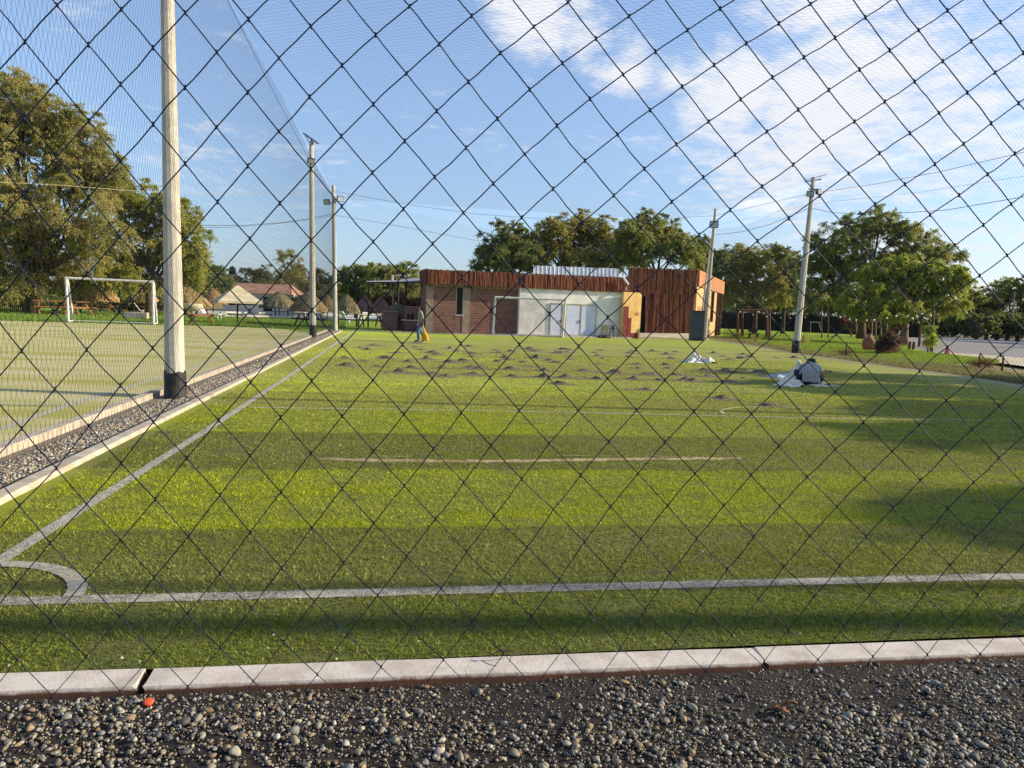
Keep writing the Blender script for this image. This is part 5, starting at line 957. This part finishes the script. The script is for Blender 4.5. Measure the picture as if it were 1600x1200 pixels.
t = person('person in olive top and blue jeans walking with head bowed, holding a yellow bag', pw, .15, J, E, 'pel', [
    ('shirt', M['shirt_olive'], lambda c: c.z > .90 and c.z < 1.43 and not (c.z < 1.0 and abs(c.y) > .17), .018), ('jeans', M['jeans'], lambda c: (.12 < c.z < .955 and abs(c.y) < .19 and not (c.z < .14)), .014),
    ('shoe', M['shoe'], lambda c: c.z < .125, .008), ('hair', M['hair'], lambda c: c.z > 1.47 and (c.x > -.165 or c.z > 1.585), .016)])
q = pw+Matrix.Rotation(.15, 3, 'Z') @ Vector((.13, -.24, 0)); m = MB(); n = 14; V = []
for i, (z, r, ox) in enumerate(((.80, .012, -.06), (.72, .025, -.05), (.6, .045, -.03), (.45, .08, .0), (.3, .12, .05), (.17, .14, .08), (.09, .11, .10))):
    for k in range(n): a = 2*math.pi*k/n; rr = r*(1+.22*math.sin(a*3+i)+.1*rnd.random()); V.append((ox+rr*math.cos(a), rr*.45*math.sin(a), z))
m.add(V, [(i*n+k, i*n+(k+1) % n, (i+1)*n+(k+1) % n, (i+1)*n+k) for i in range(6) for k in range(n)]+[tuple(range(n)), tuple(6*n+k for k in range(n))])
tag(m.build('plastic_bag', M['yellow_plastic'], loc=q, smooth=True), 'bright yellow plastic bag hanging from the hand of the walking person', 'bag')
# seated person
J = {'pel': (Vector((0, 0, .15)), (.18, .14)), 'belly': (Vector((0, .05, .32)), (.17, .13)), 'chest': (Vector((.0, .16, .46)), (.175, .12)), 'neck0': (Vector((.03, .28, .50)), .07), 'neck': (Vector((.05, .33, .52)), .055), 'head': (Vector((.07, .40, .555)), .095), 'top': (Vector((.075, .44, .60)), .075), 'chin': (Vector((.07, .46, .50)), .04), 'nose': (Vector((.07, .52, .55)), .016)}
E = [('pel', 'belly'), ('belly', 'chest'), ('chest', 'neck0'), ('neck0', 'neck'), ('neck', 'head'), ('head', 'top'), ('head', 'chin'), ('head', 'nose')]
for s, k, el_, wr in ((-1, 'l', (-.27, .20, .25), (-.22, .42, .17)), (1, 'r', (.30, .12, .26), (.24, .34, .12))):
    J['sh'+k] = (Vector((s*.19, .17, .45)), .062); J['el'+k] = (Vector(el_), .042); J['wr'+k] = (Vector(wr), .028); E += [('chest', 'sh'+k), ('sh'+k, 'el'+k), ('el'+k, 'wr'+k)]
    hand(J, E, 'wr'+k, (-.1*s, .8, -.4), (-s, 0, .2), (0, 0, -1), 'h'+k)
for s, k, kn, an, toe in ((-1, 'l', (-.33, .26, .33), (-.12, .46, .10), (-.03, .58, .05)), (1, 'r', (.34, .34, .16), (.05, .40, .08), (-.06, .48, .05))):
    J['hip'+k] = (Vector((s*.11, .03, .13)), .10); J['kn'+k] = (Vector(kn), .062); J['an'+k] = (Vector(an), .042); J['toe'+k] = (Vector(toe), .034); E += [('pel', 'hip'+k), ('hip'+k, 'kn'+k), ('kn'+k, 'an'+k), ('an'+k, 'toe'+k)]
ps = GD(1266, 18.6)
t = person('person in pale grey shirt sitting bent forward on the turf behind crumpled sacks', ps, -.35, J, E, 'pel', [
    ('shirt', M['shirt_grey'], lambda c: c.z > .10 and c.y < .30 and abs(c.x) < .25 and not (c.x < -.2 and c.y > .16 and c.z < .42) and not (c.x > .22 and c.z < .22), .028), ('trousers', M['dark_trousers'], lambda c: (c.z < .44 and (abs(c.x) > .0) and (c.z < .13 or c.x < -.2 or c.y > .1 and c.z < .26)) and not (c.y > .5), .018),
    ('cap', M['cap_blue'], lambda c: c.z > .565 and c.y > .32, .02), ('hair', M['hair'], lambda c: .50 < c.z <= .575 and .31 < c.y < .45, .012)])
m = MB(); hc = Vector((.072, .415, .585)); m.lathe(tuple(hc), [(.16, -.012), (.165, -.004), (.105, .004), (.10, .05), (.08, .085), (.03, .095)], 18); m.build('hat', M['cap_blue'], t, smooth=True)
# crumpled sacks
M['sack'] = simple('woven_sack', '#e0d8c8', '#c4bcae', 5, .85, .3); M['sack_blue'] = simple('grey_blue_sheet', '#b6b8bb', '#989ca3', 4, .8, .3); M['sack_brown'] = simple('stained_sack', '#ded3c0', '#6a5240', 3, .85, .3, lo=.48, hi=.6)
def crumple(name, loc, w, d, h, seed, mat, label, rz=0, peak=(.5, .5), cat='sack', spike=1):
    V = []; nx, ny = 17, 12
    for i in range(nx+1):
        for j in range(ny+1):
            u, v = i/nx, j/ny; p = Vector((u*2.2*w+seed, v*2.2*d, seed*1.7)); a = abs(noise.noise(p*1.1)); b = abs(noise.noise(p*2.7+Vector((5, 2, 0)))); c_ = noise.noise(p*6)
            env = math.exp(-(((u-peak[0]+.5*(v-.5))**2)/.03+(v-peak[1])**2/.2))*.75+.5*math.exp(-(((u-.25)-.6*(v-.5))**2)/.01-(v-.5)**2/.1); edge = min(1, 7*min(u, 1-u), 7*min(v, 1-v))
            z = h*(env*(1.0-.8*a*spike)+.22*(1-2.6*b)*edge)+.03*c_*edge; z = max(.006+.004*rnd.random(), z)
            V.append(((u-.5)*w*(1+.25*noise.noise(Vector((v*4, seed, 0))))+.06*noise.noise(p*3), (v-.5)*d*(1+.3*noise.noise(Vector((u*4, seed, 3))))+.06*noise.noise(p*3+Vector((9, 0, 0))), z))
    m = MB(); m.add(V, [(i*(ny+1)+j, (i+1)*(ny+1)+j, (i+1)*(ny+1)+j+1, i*(ny+1)+j+1) for i in range(nx) for j in range(ny)])
    o = m.build(name, mat, loc=loc); o.rotation_euler = (0, 0, rz); s_ = o.modifiers.new('s', 'SOLIDIFY'); s_.thickness = .008; return tag(o, label, cat)
crumple('sack', G(1228,590), 1.05, .9, .17, 3.1, M['sack_blue'], 'long grey blue sheet spread out left of the seated person', .2, (.62, .5))
crumple('sack', G(1258,598), .95, .65, .62, 8.4, M['sack'], 'white sack heaped in a tall peak in front of the seated person', -.3, (.4, .6), spike=1.3)
crumple('sack', G(1282,602), .85, .7, .16, 1.9, M['sack_brown'], 'brown stained white sack lying flat at the right of the heap', .1, (.4, .5))
crumple('sack', G(1234,603), .7, .5, .3, 6.3, M['sack'], 'bright crumpled sack folded up at the front left of the heap', .4, (.5, .5), spike=1.6)
crumple('sack', G(1092,566), 1.2, .9, .38, 12.7, M['sack'], 'lone grey and white crumpled sack on the turf among the mounds', .1, (.55, .5), spike=1.8)
# ------------------------------------------------------------------ mounds of infill
MPX = [(500+x/2.667, 500+y/2.667) for x, y in ((170,112),(197,120),(235,103),(108,155),(187,168),(110,187),(245,190),(265,150),(285,157),(320,133),(340,215),(365,170),(385,197),(405,93),(395,110),(415,120),(440,160),(470,133),(490,141),(540,115),(580,127),(545,173),(600,167),(620,107),(645,138),(645,150),(655,200),(635,225),(515,197),(520,231),(470,220),(675,188),(735,122),(737,133),(795,128),(740,170),(768,143),(770,154),(790,162),(800,203),(808,233),(845,173),(870,190),(890,119),(893,127),(900,147),(905,156),(950,165),(988,175),(990,135),(1022,120),(1025,130),(1042,149),(1040,160),(945,208),(930,235),(1040,236),(1110,210),(1005,262),(1145,133),(1175,123),(1165,148),(1180,158),(1160,180),(1160,243),(1300,243),(1300,124),(1290,135),(1290,150),(1315,182),(1320,198),(1375,225),(1390,127),(1410,248),(1455,140),(1485,130),(1445,185),(1450,198),(1470,157),(1500,227),(1545,250),(1350,288),(1240,220))]
MPX += [(1100+x/5.333, 420+y/5.333) for x, y in ((75,695),(150,722),(205,750),(20,840),(35,890),(315,707),(305,740),(375,727),(595,734),(760,735),(235,857),(380,840),(465,859),(250,944),(340,905),(1040,852),(1160,852),(185,845))]+[(1124,621),(1202,633),(694,587)]
M['mound'] = simple('infill_mound', '#8c7f64', '#574c39', 22, .95, 1, .03)
big = {29, 17, 18, 58, 81, 43, 8}
protos = []
for s in range(9):
    V = []; nn = 22
    r_ = random.Random(s*5+1); pk_ = [(r_.uniform(-.35, .35), r_.uniform(-.35, .35), r_.uniform(.5, 1), r_.uniform(.15, .33)) for _ in range(r_.randint(2, 4))]
    for i in range(nn+1):
        for j in range(nn+1):
            u, v = i/nn*2-1, j/nn*2-1; rr = math.hypot(u, v)*(1+.3*noise.noise(Vector((u*1.5, v*1.5, s+7)))); z = .07*max(0, 1-rr)+sum(a*math.exp(-((u*1.45-x)**2+(v*1.45-y)**2)/w_**2) for x, y, a, w_ in pk_)/1.2+.2*math.exp(-rr*rr/.14)
            z = z*max(0, 1-rr**2.2)+.22*noise.noise(Vector((u*5, v*5, s)))*max(0, 1-rr); V.append((u*.47, v*.38, max(-.01, .85*math.tanh(z*1.3)*.125) if rr < 1 else -.012))
    m = MB(); m.add(V, [(i*(nn+1)+j, (i+1)*(nn+1)+j, (i+1)*(nn+1)+j+1, i*(nn+1)+j+1) for i in range(nn) for j in range(nn)]); o = m.build('infill_mound', M['mound'], smooth=True, loc=(0, 0, 0)); protos.append(o)
for i, (x, y) in enumerate(MPX):
    q = G(x, y+1.5); s = protos[i % 9]; o = s if i < 9 else dup(s); sc_ = rnd.uniform(.55, 1.25)*(1.5 if i in big else 1); o.location = q; o.scale = (sc_*rnd.uniform(.9, 1.4), sc_, sc_*rnd.uniform(.75, 1.1)); o.rotation_euler = (0, 0, rnd.uniform(-.8, .8)+(0 if i % 2 else math.pi))
    LAB = {len(MPX)-3: 'low wide mound left of the pale circle arc near the halfway line', len(MPX)-2: 'small flat mound just above the pale circle arc on the right', 29: 'widest mound, at the near left of the scattered heaps', 17: 'broad double peaked mound near the left part of the heaps'}
    tag(o, LAB.get(i, 'small grey brown mound of loose infill heaped on the green turf'), 'mound', 'infill mounds scattered over the turf')

# ------------------------------------------------------------------ trees
LS = .60
M['bark'] = simple('bark', '#5c4a3a', '#3d3027', 4, .95, .6, stretch=(3, 3, .6)); M['bark_pale'] = simple('pale_bark', '#8d7a63', '#5f4f3f', 4, .95, .5, stretch=(3, 3, .6))
GREENS = {'olive_lime': ((.27, .285, .05), (.24, .24, .055), (.34, .32, .08)), 'olive': ((.29, .265, .075), (.22, .22, .06), (.34, .29, .10)), 'lime': ((.28, .32, .045), (.22, .27, .04), (.33, .33, .07)), 'dark': ((.16, .185, .055), (.125, .16, .045), (.20, .205, .07)), 'mid': ((.23, .245, .065), (.18, .21, .055), (.27, .26, .085)), 'grey': ((.12, .125, .06), (.09, .10, .05), (.15, .14, .07)), 'red': ((.14, .05, .035), (.07, .035, .025), (.12, .09, .04))}
def leaves(rg, centers, radii, n, lsize, pal, droop=.5, flat=.55, asp=3.2, scale_n=True):
    """feathery sprays: every clump is a set of short twigs with thin leaflets around them"""
    K = len(centers); NS = 13; n = int(n*2.3) if scale_n else n; ci = np.repeat(np.arange(K), n); N_ = len(ci); mid = centers.mean(0)
    sd_ = rg.normal(size=(K, NS, 3)); outw = centers-mid; outw /= np.maximum(np.linalg.norm(outw, axis=1), .01)[:, None]
    sd_ += outw[:, None, :]*.7+np.array((0, 0, .25)); sd_ /= np.linalg.norm(sd_, axis=2)[:, :, None]; sl = rg.uniform(.7, 1.9, (K, NS))
    si = rg.integers(0, NS, N_); q = rg.uniform(.05, 1, N_)**.8; dirx = sd_[ci, si]; ln = sl[ci, si]*radii[ci]
    off = dirx*(q*ln)[:, None]*[1, 1, flat]; off[:, 2] -= droop*.6*ln*q**2
    off += rg.normal(size=(N_, 3))*(radii[ci]*.11)[:, None]
    p = centers[ci]+off
    ax = dirx+rg.normal(size=(N_, 3))*.55; ax[:, 2] -= droop*1.0*q; ax /= np.linalg.norm(ax, axis=1)[:, None]
    sd = np.cross(ax, rg.normal(size=(N_, 3))); sd /= np.maximum(np.linalg.norm(sd, axis=1), 1e-6)[:, None]
    l = lsize*LS*rg.uniform(.55, 1.4, N_)[:, None]; w_ = l/asp
    V = np.stack([p-ax*l*.5, p+sd*w_*.5, p+ax*l*.5, p-sd*w_*.5], 1).reshape(-1, 3)
    pal = np.array(pal)*1.18; cc = pal[rg.integers(0, 3, K)]; c = cc[ci]*rg.uniform(.72, 1.3, (N_, 1))*rg.uniform(.9, 1.12, K)[ci][:, None]
    return V, np.arange(4*N_).reshape(-1, 4), np.repeat(c, 4, 0)
def tree(name, label, base, lobes, d, pal, K=120, n=90, ls=.26, seed=1, trunk=.3, lean=0, group=None, cat='tree', bark='bark', cr=1.0, fork=None, droop=.5, flat=.85, depth=.8, limbs=.5, shell=.5, asp=2.8):
    """lobes (image x, y, rx, ry) of the crown at distance d; each becomes a rounded body with its own depth"""
    base = Vector(base); t = empty(name, base, label, cat, group); rg = np.random.default_rng(seed); rn = random.Random(seed)
    view = Vector(ray(800, hz(800))); view.z = 0; view.normalize(); rt = Vector((view.y, -view.x, 0))
    L_ = []
    for i, (x, y, rx, ry) in enumerate(lobes):
        dd = d*(1+rn.uniform(-.04, .04)); c = P(x, y, dd)-base; L_.append((c, rx/F*dd, ry/F*dd))
    area = np.array([a*b for _, a, b in L_]); share = area/area.sum(); C_ = []; Rr = []; LB = []
    for (c, a, b), s in zip(L_, share):
        k = max(4, int(K*2.4*s)); dv = rg.normal(size=(k, 3)); dv /= np.linalg.norm(dv, axis=1)[:, None]; r = rg.uniform(0, 1, k)**shell
        r *= 1+.22*np.sin(dv[:, 0]*4+seed)*np.cos(dv[:, 2]*5+seed*2)+rg.normal(0, .06, k)
        pts = np.array(c)+(np.outer(dv[:, 0]*r*a, rt)+np.outer(dv[:, 1]*r*a*depth, view)+np.outer(dv[:, 2]*r*b, (0, 0, 1)))
        C_.append(pts); Rr.append(np.sqrt(a*b/max(k, 1))*rg.uniform(1.2, 2.5, k)*cr); LB.append(pts)
    C_ = np.concatenate(C_); Rr = np.clip(np.concatenate(Rr), .25, 1.7); keep = C_[:, 2] > .15; C_, Rr = C_[keep], Rr[keep]
    V, Fq, T = leaves(rg, C_, Rr, n, ls, GREENS[pal], droop, flat, asp); V[:, 2] = np.maximum(V[:, 2], .02)
    npmesh('crown', V, Fq, M['leaf'], T, parent=t)
    m = MB(); fk = Vector(fork) if fork else Vector((lean, 0, min(c.z-b*.4 for c, a, b in L_)*.7+.3)); fk.z = max(fk.z, .6)
    m.tube([Vector((0, 0, -.1)), fk*.5+Vector((rn.uniform(-.1, .1), 0, 0)), fk], [trunk*1.25, trunk*.95, trunk*.8], 8)
    for (c, a, b), pts in zip(L_, LB):
        mid = fk.lerp(c, .5)+Vector((rn.uniform(-.25, .25), rn.uniform(-.3, .3), -.06*(c-fk).length)); m.tube([fk*.96, mid, c, c+Vector((0, 0, b*.5))], [trunk*.6, trunk*.38, trunk*.2, trunk*.06], 6)
        for p in pts[:max(4, int(len(pts)*.45*limbs))]:
            p = Vector(p); s0 = mid.lerp(c, rn.uniform(0, 1)); md = s0.lerp(p, .5)+Vector((rn.uniform(-.3, .3), rn.uniform(-.3, .3), rn.uniform(-.1, .35)))*min(1, (p-s0).length*.3); m.tube([s0, md, p], [trunk*.14, trunk*.08, trunk*.03], 4, False)
    m.build('trunk', M[bark], t, smooth=True); return t
tree('big_tree', 'huge spreading feathery tree at the left behind the white goal', GD(46, 54), [(10,185,80,66),(80,215,85,62),(110,205,50,40),(-60,240,80,90),(135,270,60,50),(40,300,110,60),(-60,370,90,70),(60,385,100,55),(150,365,50,45),(5,440,60,30),(120,430,55,32),(168,262,30,26),(25,145,50,26)], 54, 'olive', 560, 150, .26, 3, .42, fork=(.9, 0, 3.2), droop=.9, depth=.8, limbs=.6, shell=.42)
tree('yellow_green_tree', 'yellow green drooping tree behind the near concrete pole', GD(232, 58), [(190,305,40,32),(228,332,58,46),(272,380,54,44),(280,345,34,28),(300,405,34,34),(205,400,50,40),(180,430,40,28),(262,325,30,24),(292,425,26,24),(230,440,40,18)], 58, 'olive_lime', 260, 150, .25, 5, .28, droop=.9)
tree('background_tree', 'dark round tree between the near pole and the red roof', GD(318, 92), [(318,428,30,22),(340,432,25,20),(302,438,24,22),(348,445,18,14)], 92, 'dark', 60, 110, .34, 6, .2)
tree('background_tree', 'greyish green tree row behind the red roof and water tank', GD(398, 122), [(375,437,22,12),(400,428,25,15),(420,432,22,14),(385,447,30,8),(430,445,22,10)], 122, 'grey', 70, 90, .36, 7, .2)
tree('background_tree', 'olive tree with bare twigs rising above the red roof end', GD(458, 112), [(462,424,22,18),(448,440,24,16),(474,442,20,16),(440,400,10,8),(455,398,14,6)], 112, 'olive', 66, 80, .34, 8, .22, limbs=3)
tree('background_tree', 'thin greyish tree between the solar pole and twin lamp pole', GD(504, 112), [(500,436,20,17),(515,444,16,14),(492,452,20,12)], 112, 'grey', 48, 90, .36, 9, .2)
tree('background_tree', 'dark flat topped tree just right of the twin lamp pole', GD(556, 96), [(545,430,26,19),(572,426,28,17),(556,448,36,16)], 96, 'mid', 80, 120, .34, 10, .22)
tree('background_tree', 'flat topped tree above the lean-to roof', GD(622, 92), [(600,430,28,20),(630,428,26,19),(650,440,18,20),(620,452,40,18)], 92, 'mid', 90, 120, .34, 11, .22)
tree('background_tree', 'dark tree at the left behind the brick building', GD(790, 80), [(785,385,36,34),(762,400,20,20),(812,378,34,28),(800,410,50,22),(748,414,10,10),(825,400,24,24)], 80, 'dark', 160, 130, .32, 12, .3)
tree('background_tree', 'tall olive tree behind the white sheet metal roof', GD(898, 84), [(868,362,32,27),(905,360,42,32),(942,368,34,30),(880,395,45,28),(930,402,45,24),(850,385,22,22),(965,395,30,28),(838,400,26,26)], 84, 'olive', 230, 130, .32, 13, .32)
tree('background_tree', 'tall dark tree behind the timber block, nearest the building', GD(1022, 78), [(985,372,26,28),(975,400,26,24),(1005,358,34,28),(1040,366,34,32),(1062,388,34,26),(1000,392,36,28),(1085,400,24,20)], 78, 'mid', 200, 130, .31, 14, .3)
tree('background_tree', 'dark tree rising over the right corner of the timber block', GD(1100, 84), [(1090,392,28,24),(1112,404,24,26),(1100,430,30,22)], 84, 'dark', 80, 120, .32, 15, .25)
tree('garden_tree', 'bright olive spreading tree right of the slim rear pole', GD(1178, 88), [(1150,405,34,26),(1178,415,34,28),(1205,432,28,26),(1140,435,34,24),(1180,455,40,22),(1222,458,20,16),(1135,462,20,16)], 88, 'olive', 170, 130, .31, 16, .26)
tree('garden_tree', 'dark tree left of the leaning pole', GD(1222, 96), [(1212,398,28,16),(1235,412,24,24),(1225,445,30,26),(1240,468,24,16)], 96, 'dark', 100, 120, .33, 17, .24)
tree('garden_tree', 'tall wide feathery tree right of the leaning pole', GD(1345, 84), [(1300,385,42,32),(1335,362,38,28),(1375,352,44,24),(1420,372,42,26),(1460,392,34,22),(1290,425,46,32),(1340,412,50,32),(1400,405,50,28),(1275,455,36,20),(1320,460,36,20),(1495,400,16,12)], 84, 'mid', 290, 140, .31, 18, .4, shell=.45)
tree('garden_tree', 'dense bright green broad tree before the car park', GD(1412, 64), [(1375,432,40,22),(1410,420,42,22),(1450,425,42,24),(1480,445,34,24),(1365,462,44,24),(1420,458,50,30),(1470,472,36,22),(1400,485,50,18),(1340,480,26,20),(1500,430,18,14)], 64, 'lime', 270, 170, .27, 19, .34, bark='bark_pale', droop=1.0, flat=.75)
tree('background_tree', 'hazy green tree at the right edge behind the dark hedge', GD(1575, 150), [(1575,455,32,20),(1605,448,34,20),(1550,470,26,18),(1600,475,30,16),(1640,460,30,24),(1560,490,30,12),(1600,492,30,12)], 150, 'mid', 170, 100, .5, 20, .3)
tree('background_tree', 'hazy low tree between the dense tree and the right edge', GD(1520, 150), [(1515,462,26,18),(1535,470,28,18),(1500,478,24,16),(1490,490,24,12),(1525,492,26,12)], 150, 'mid', 120, 100, .5, 21, .3)
def bush(name, label, base, lobes, d, pal, K, n, ls, seed, cat='bush', **k): return tree(name, label, base, lobes, d, pal, K, n, ls, seed, .04, cat=cat, **k)
bush('hedge', 'dark hedge along the back of the car park', GD(1530, 140), [(1440,509,30,14),(1480,509,34,15),(1530,509,34,16),(1570,510,34,16),(1610,512,34,16),(1650,512,30,16),(1500,498,34,8),(1580,499,34,8)], 140, 'dark', 420, 100, .6, 30, 'hedge', flat=1)
bush('hedge', 'low green hedge behind the picnic tables at the far left', GD(60, 76), [(-40,470,40,14),(20,474,40,12),(80,473,40,12),(140,474,40,12),(200,474,34,12),(255,472,30,14)], 76, 'mid', 330, 100, .36, 31, 'hedge', flat=1)
bush('flowering_hedge', 'reddish flowering hedge glimpsed below the lean-to roof', GD(600, 86), [(570,478,26,10),(600,474,26,12),(632,472,26,14),(655,474,18,12)], 86, 'red', 70, 90, .3, 32, 'hedge', flat=1)
bush('hedge', 'dark bushes behind the thatched umbrellas right of the red roof', GD(500, 98), [(470,472,22,10),(500,472,24,10),(530,473,26,12),(560,470,28,14)], 98, 'dark', 200, 100, .42, 33, 'hedge', flat=1)
bush('hedge', 'dark wooded mass behind the reed fence', GD(1200, 150), [(1120,478,36,14),(1170,476,36,16),(1220,476,36,16),(1270,478,36,16),(1320,480,36,16),(1370,482,36,16),(1420,484,36,16)], 150, 'dark', 330, 100, .6, 37, 'hedge')
bush('hedge', 'tall dark bushes behind the big tree at the far left', GD(100, 95), [(-60,450,50,22),(20,452,44,22),(90,455,44,20),(160,455,44,20),(230,455,44,20),(290,458,34,16)], 95, 'dark', 330, 100, .45, 38, 'hedge')
bush('hedge', 'dark bushes behind the red roofed house', GD(400, 124), [(330,455,30,14),(380,452,34,12),(430,454,34,12),(480,456,30,14),(530,458,34,14),(580,458,34,14),(640,460,34,14)], 124, 'mid', 260, 100, .5, 39, 'hedge')
bush('red_bush', 'red and dark leaved bush standing on the bright right lawn', G(1388,553), [(1388,533,14,12),(1382,540,12,10),(1396,536,10,11),(1389,546,9,6)], 41, 'red', 46, 120, .16, 34, flat=1, asp=4.5, droop=.3)
bush('climbing_bush', 'small yellow green bush climbing the thick garden post', G(1453,541), [(1453,518,6,6),(1456,527,6,7),(1452,534,4,5)], 44, 'lime', 20, 70, .15, 35, flat=1)
bush('hedge', 'brown stemmed bushes in the shade under the big right trees', GD(1350, 92), [(1330,507,18,8),(1352,505,20,9),(1378,506,20,10),(1400,505,18,9)], 92, 'red', 70, 60, .3, 36, 'hedge', limbs=3)
for x, d, h in ((1338,88,34),(1345,84,30),(1352,90,34),(1361,84,30),(1368,92,34),(1376,86,32),(1384,90,34),(1330,94,30)):
    g_ = GD(x, d); tt = P(x+rnd.uniform(-2, 2), hz(x)+H*F/d-h, d)-g_; m = MB(); m.tube([(0, 0, 0), tt*.5+Vector((rnd.uniform(-.15, .15), 0, 0)), tt], [.11, .09, .06], 6); tag(m.build('thin_trunk', M['bark_pale'], loc=g_, smooth=True), 'thin pale bare trunk in the row under the big right trees', 'trunk', 'thin trunks under the big right trees')
for x, y, r_, pal in ((1322,556,9,'red'),(1200,531,8,'olive'),(1255,536,9,'olive'),(1150,526,7,'olive'),(1530,573,14,'red'),(1565,579,10,'grey'),(1450,551,6,'grey'),(1180,534,6,'olive')):
    d_ = (R.T @ (np.array(G(x, y))-[0, 0, H]))[2]*-1; bush('weed', {1322:'dark reddish weed tuft on the right verge by the pitch edge',1200:'low olive weed left of the leaning pole foot',1255:'olive weed just right of the leaning pole',1150:'small olive weed by the rear right kerb',1530:'dry brownish weed clump at the right end of the bright lawn',1565:'greyish dry weed near the right edge of the picture',1450:'grey dry weed at the foot of the thick garden post',1180:'tiny olive weed beside the gravelly verge'}[x], G(x, y), [(x, y-r_*.35, r_, r_*.35)], d_, pal, 10, 60, .12, int(x), 'weed', asp=5, flat=1)
# grass tufts on the lawns (uncountable)
def tufts(pts, h, w_, cols, seed):
    rg = np.random.default_rng(seed); p = np.array(pts); n = len(p); a = rg.uniform(0, 3.14, n); hh = h*rg.uniform(.5, 1.3, n); dx = np.stack([np.cos(a), np.sin(a), np.zeros(n)], -1)*w_/2
    V = np.stack([p-dx, p+dx, p+np.stack([rg.normal(0, .4, n)*hh, rg.normal(0, .4, n)*hh, hh], -1)], 1).reshape(-1, 3); c = np.array(cols)[rg.integers(0, len(cols), n)]*rg.uniform(.7, 1.3, (n, 1))
    npmesh('lawn_grass', V, np.arange(3*n).reshape(-1, 3), M['blade'], np.repeat(c, 3, 0))['kind'] = 'stuff'
def scatter(n, x0, x1, ya, yb, yf):
    o = []
    while len(o) < n:
        x = rnd.uniform(x0, x1); lo, hi = yf(x); y = lo+(hi-lo)*rnd.random()**.8
        if y > hi: continue
        g_ = G(x, y); g_.z = -.03; o.append(g_)
    return o
kx = [1110, 1170, 1240, 1370, 1480, 1600, 1700]; ky = [530, 538, 551, 569, 583, 600, 615]
tufts(scatter(60000, 1130, 1560, 0, 0, lambda x: (hz(x)+15 if x < 1420 else 546+(x-1420)*.12, min(np.interp(x, kx, ky)-6, 568))), .10, .05, [(.24, .34, .03), (.19, .28, .03), (.30, .33, .05)], 1)
tufts(scatter(26000, 1100, 1690, 0, 0, lambda x: (np.interp(x, kx, ky)-(7 if x < 1300 else 14), np.interp(x, kx, ky)-.5)), .12, .03, [(.26, .21, .09), (.20, .19, .07), (.32, .27, .14), (.16, .2, .04)], 2)
tufts(scatter(40000, -10, 540, 0, 0, lambda x: (hz(x)+22, np.interp(x, [0, 246, 350, 440, 530], [500, 507, 509, 513, 514]))), .10, .06, [(.16, .26, .03), (.13, .21, .03), (.22, .27, .05)], 3)
tufts(scatter(2500, 560, 1100, 0, 0, lambda x: (np.interp(x, [560, 700, 850, 1000, 1100], [514.5, 520.5, 524.5, 527, 529]), np.interp(x, [560, 700, 850, 1000, 1100], [516.5, 522, 525.6, 528, 530.4]))), .09, .05, [(.30, .27, .14), (.2, .2, .08)], 4)
# trees outside the frame on the right whose shade falls over the pitch
for i, (x, y, z0, z1, r) in enumerate(((103, 62, 3, 13, 5), (112, 80, 3, 14, 5), (90, 45, 3, 12, 4.5), (120, 100, 3, 14, 6), (30, 15.0, 3.5, 7.4, 1.5), (30.5, 11.2, 3.0, 7.9, 1.2), (30, 8.6, 4.5, 8.6, .7), (32, 6.4, 6.5, 8.4, .8), (26, 3.9, 3, 7.7, .9), (29, 19.4, 3.5, 6.6, 1.2), (23.5, 1.2, 3, 6.7, .7))):
    b0 = Vector((x, y, 0)); t = empty('roadside_tree', b0, 'feathery tree standing outside the frame on the right', 'tree', 'trees beyond the right side of the pitch'); rg = np.random.default_rng(90+i); k = int(min(320, 75*r*(z1-z0)/4))+20; big_ = 1.5 if r > 4 else 1
    C_ = np.stack([rg.normal(0, r*.9, k), rg.normal(0, r*.55, k), rg.uniform(z0, z1, k)], -1); V, Fq, T = leaves(rg, C_, rg.uniform(.45, .9, k)*big_, 150, .42*big_, GREENS['mid']); npmesh('crown', V, Fq, M['leaf'], T, parent=t)
    m = MB(); m.tube([(0, 0, -.1), (.1, 0, z0), (0, 0, z1*.9)], [.2, .15, .05], 7); [m.tube([(0.05, 0, z0*.9+(z1-z0)*.1), tuple(c)], [.05, .015], 4, False) for c in C_[:25]]; m.build('trunk', M['bark'], t)
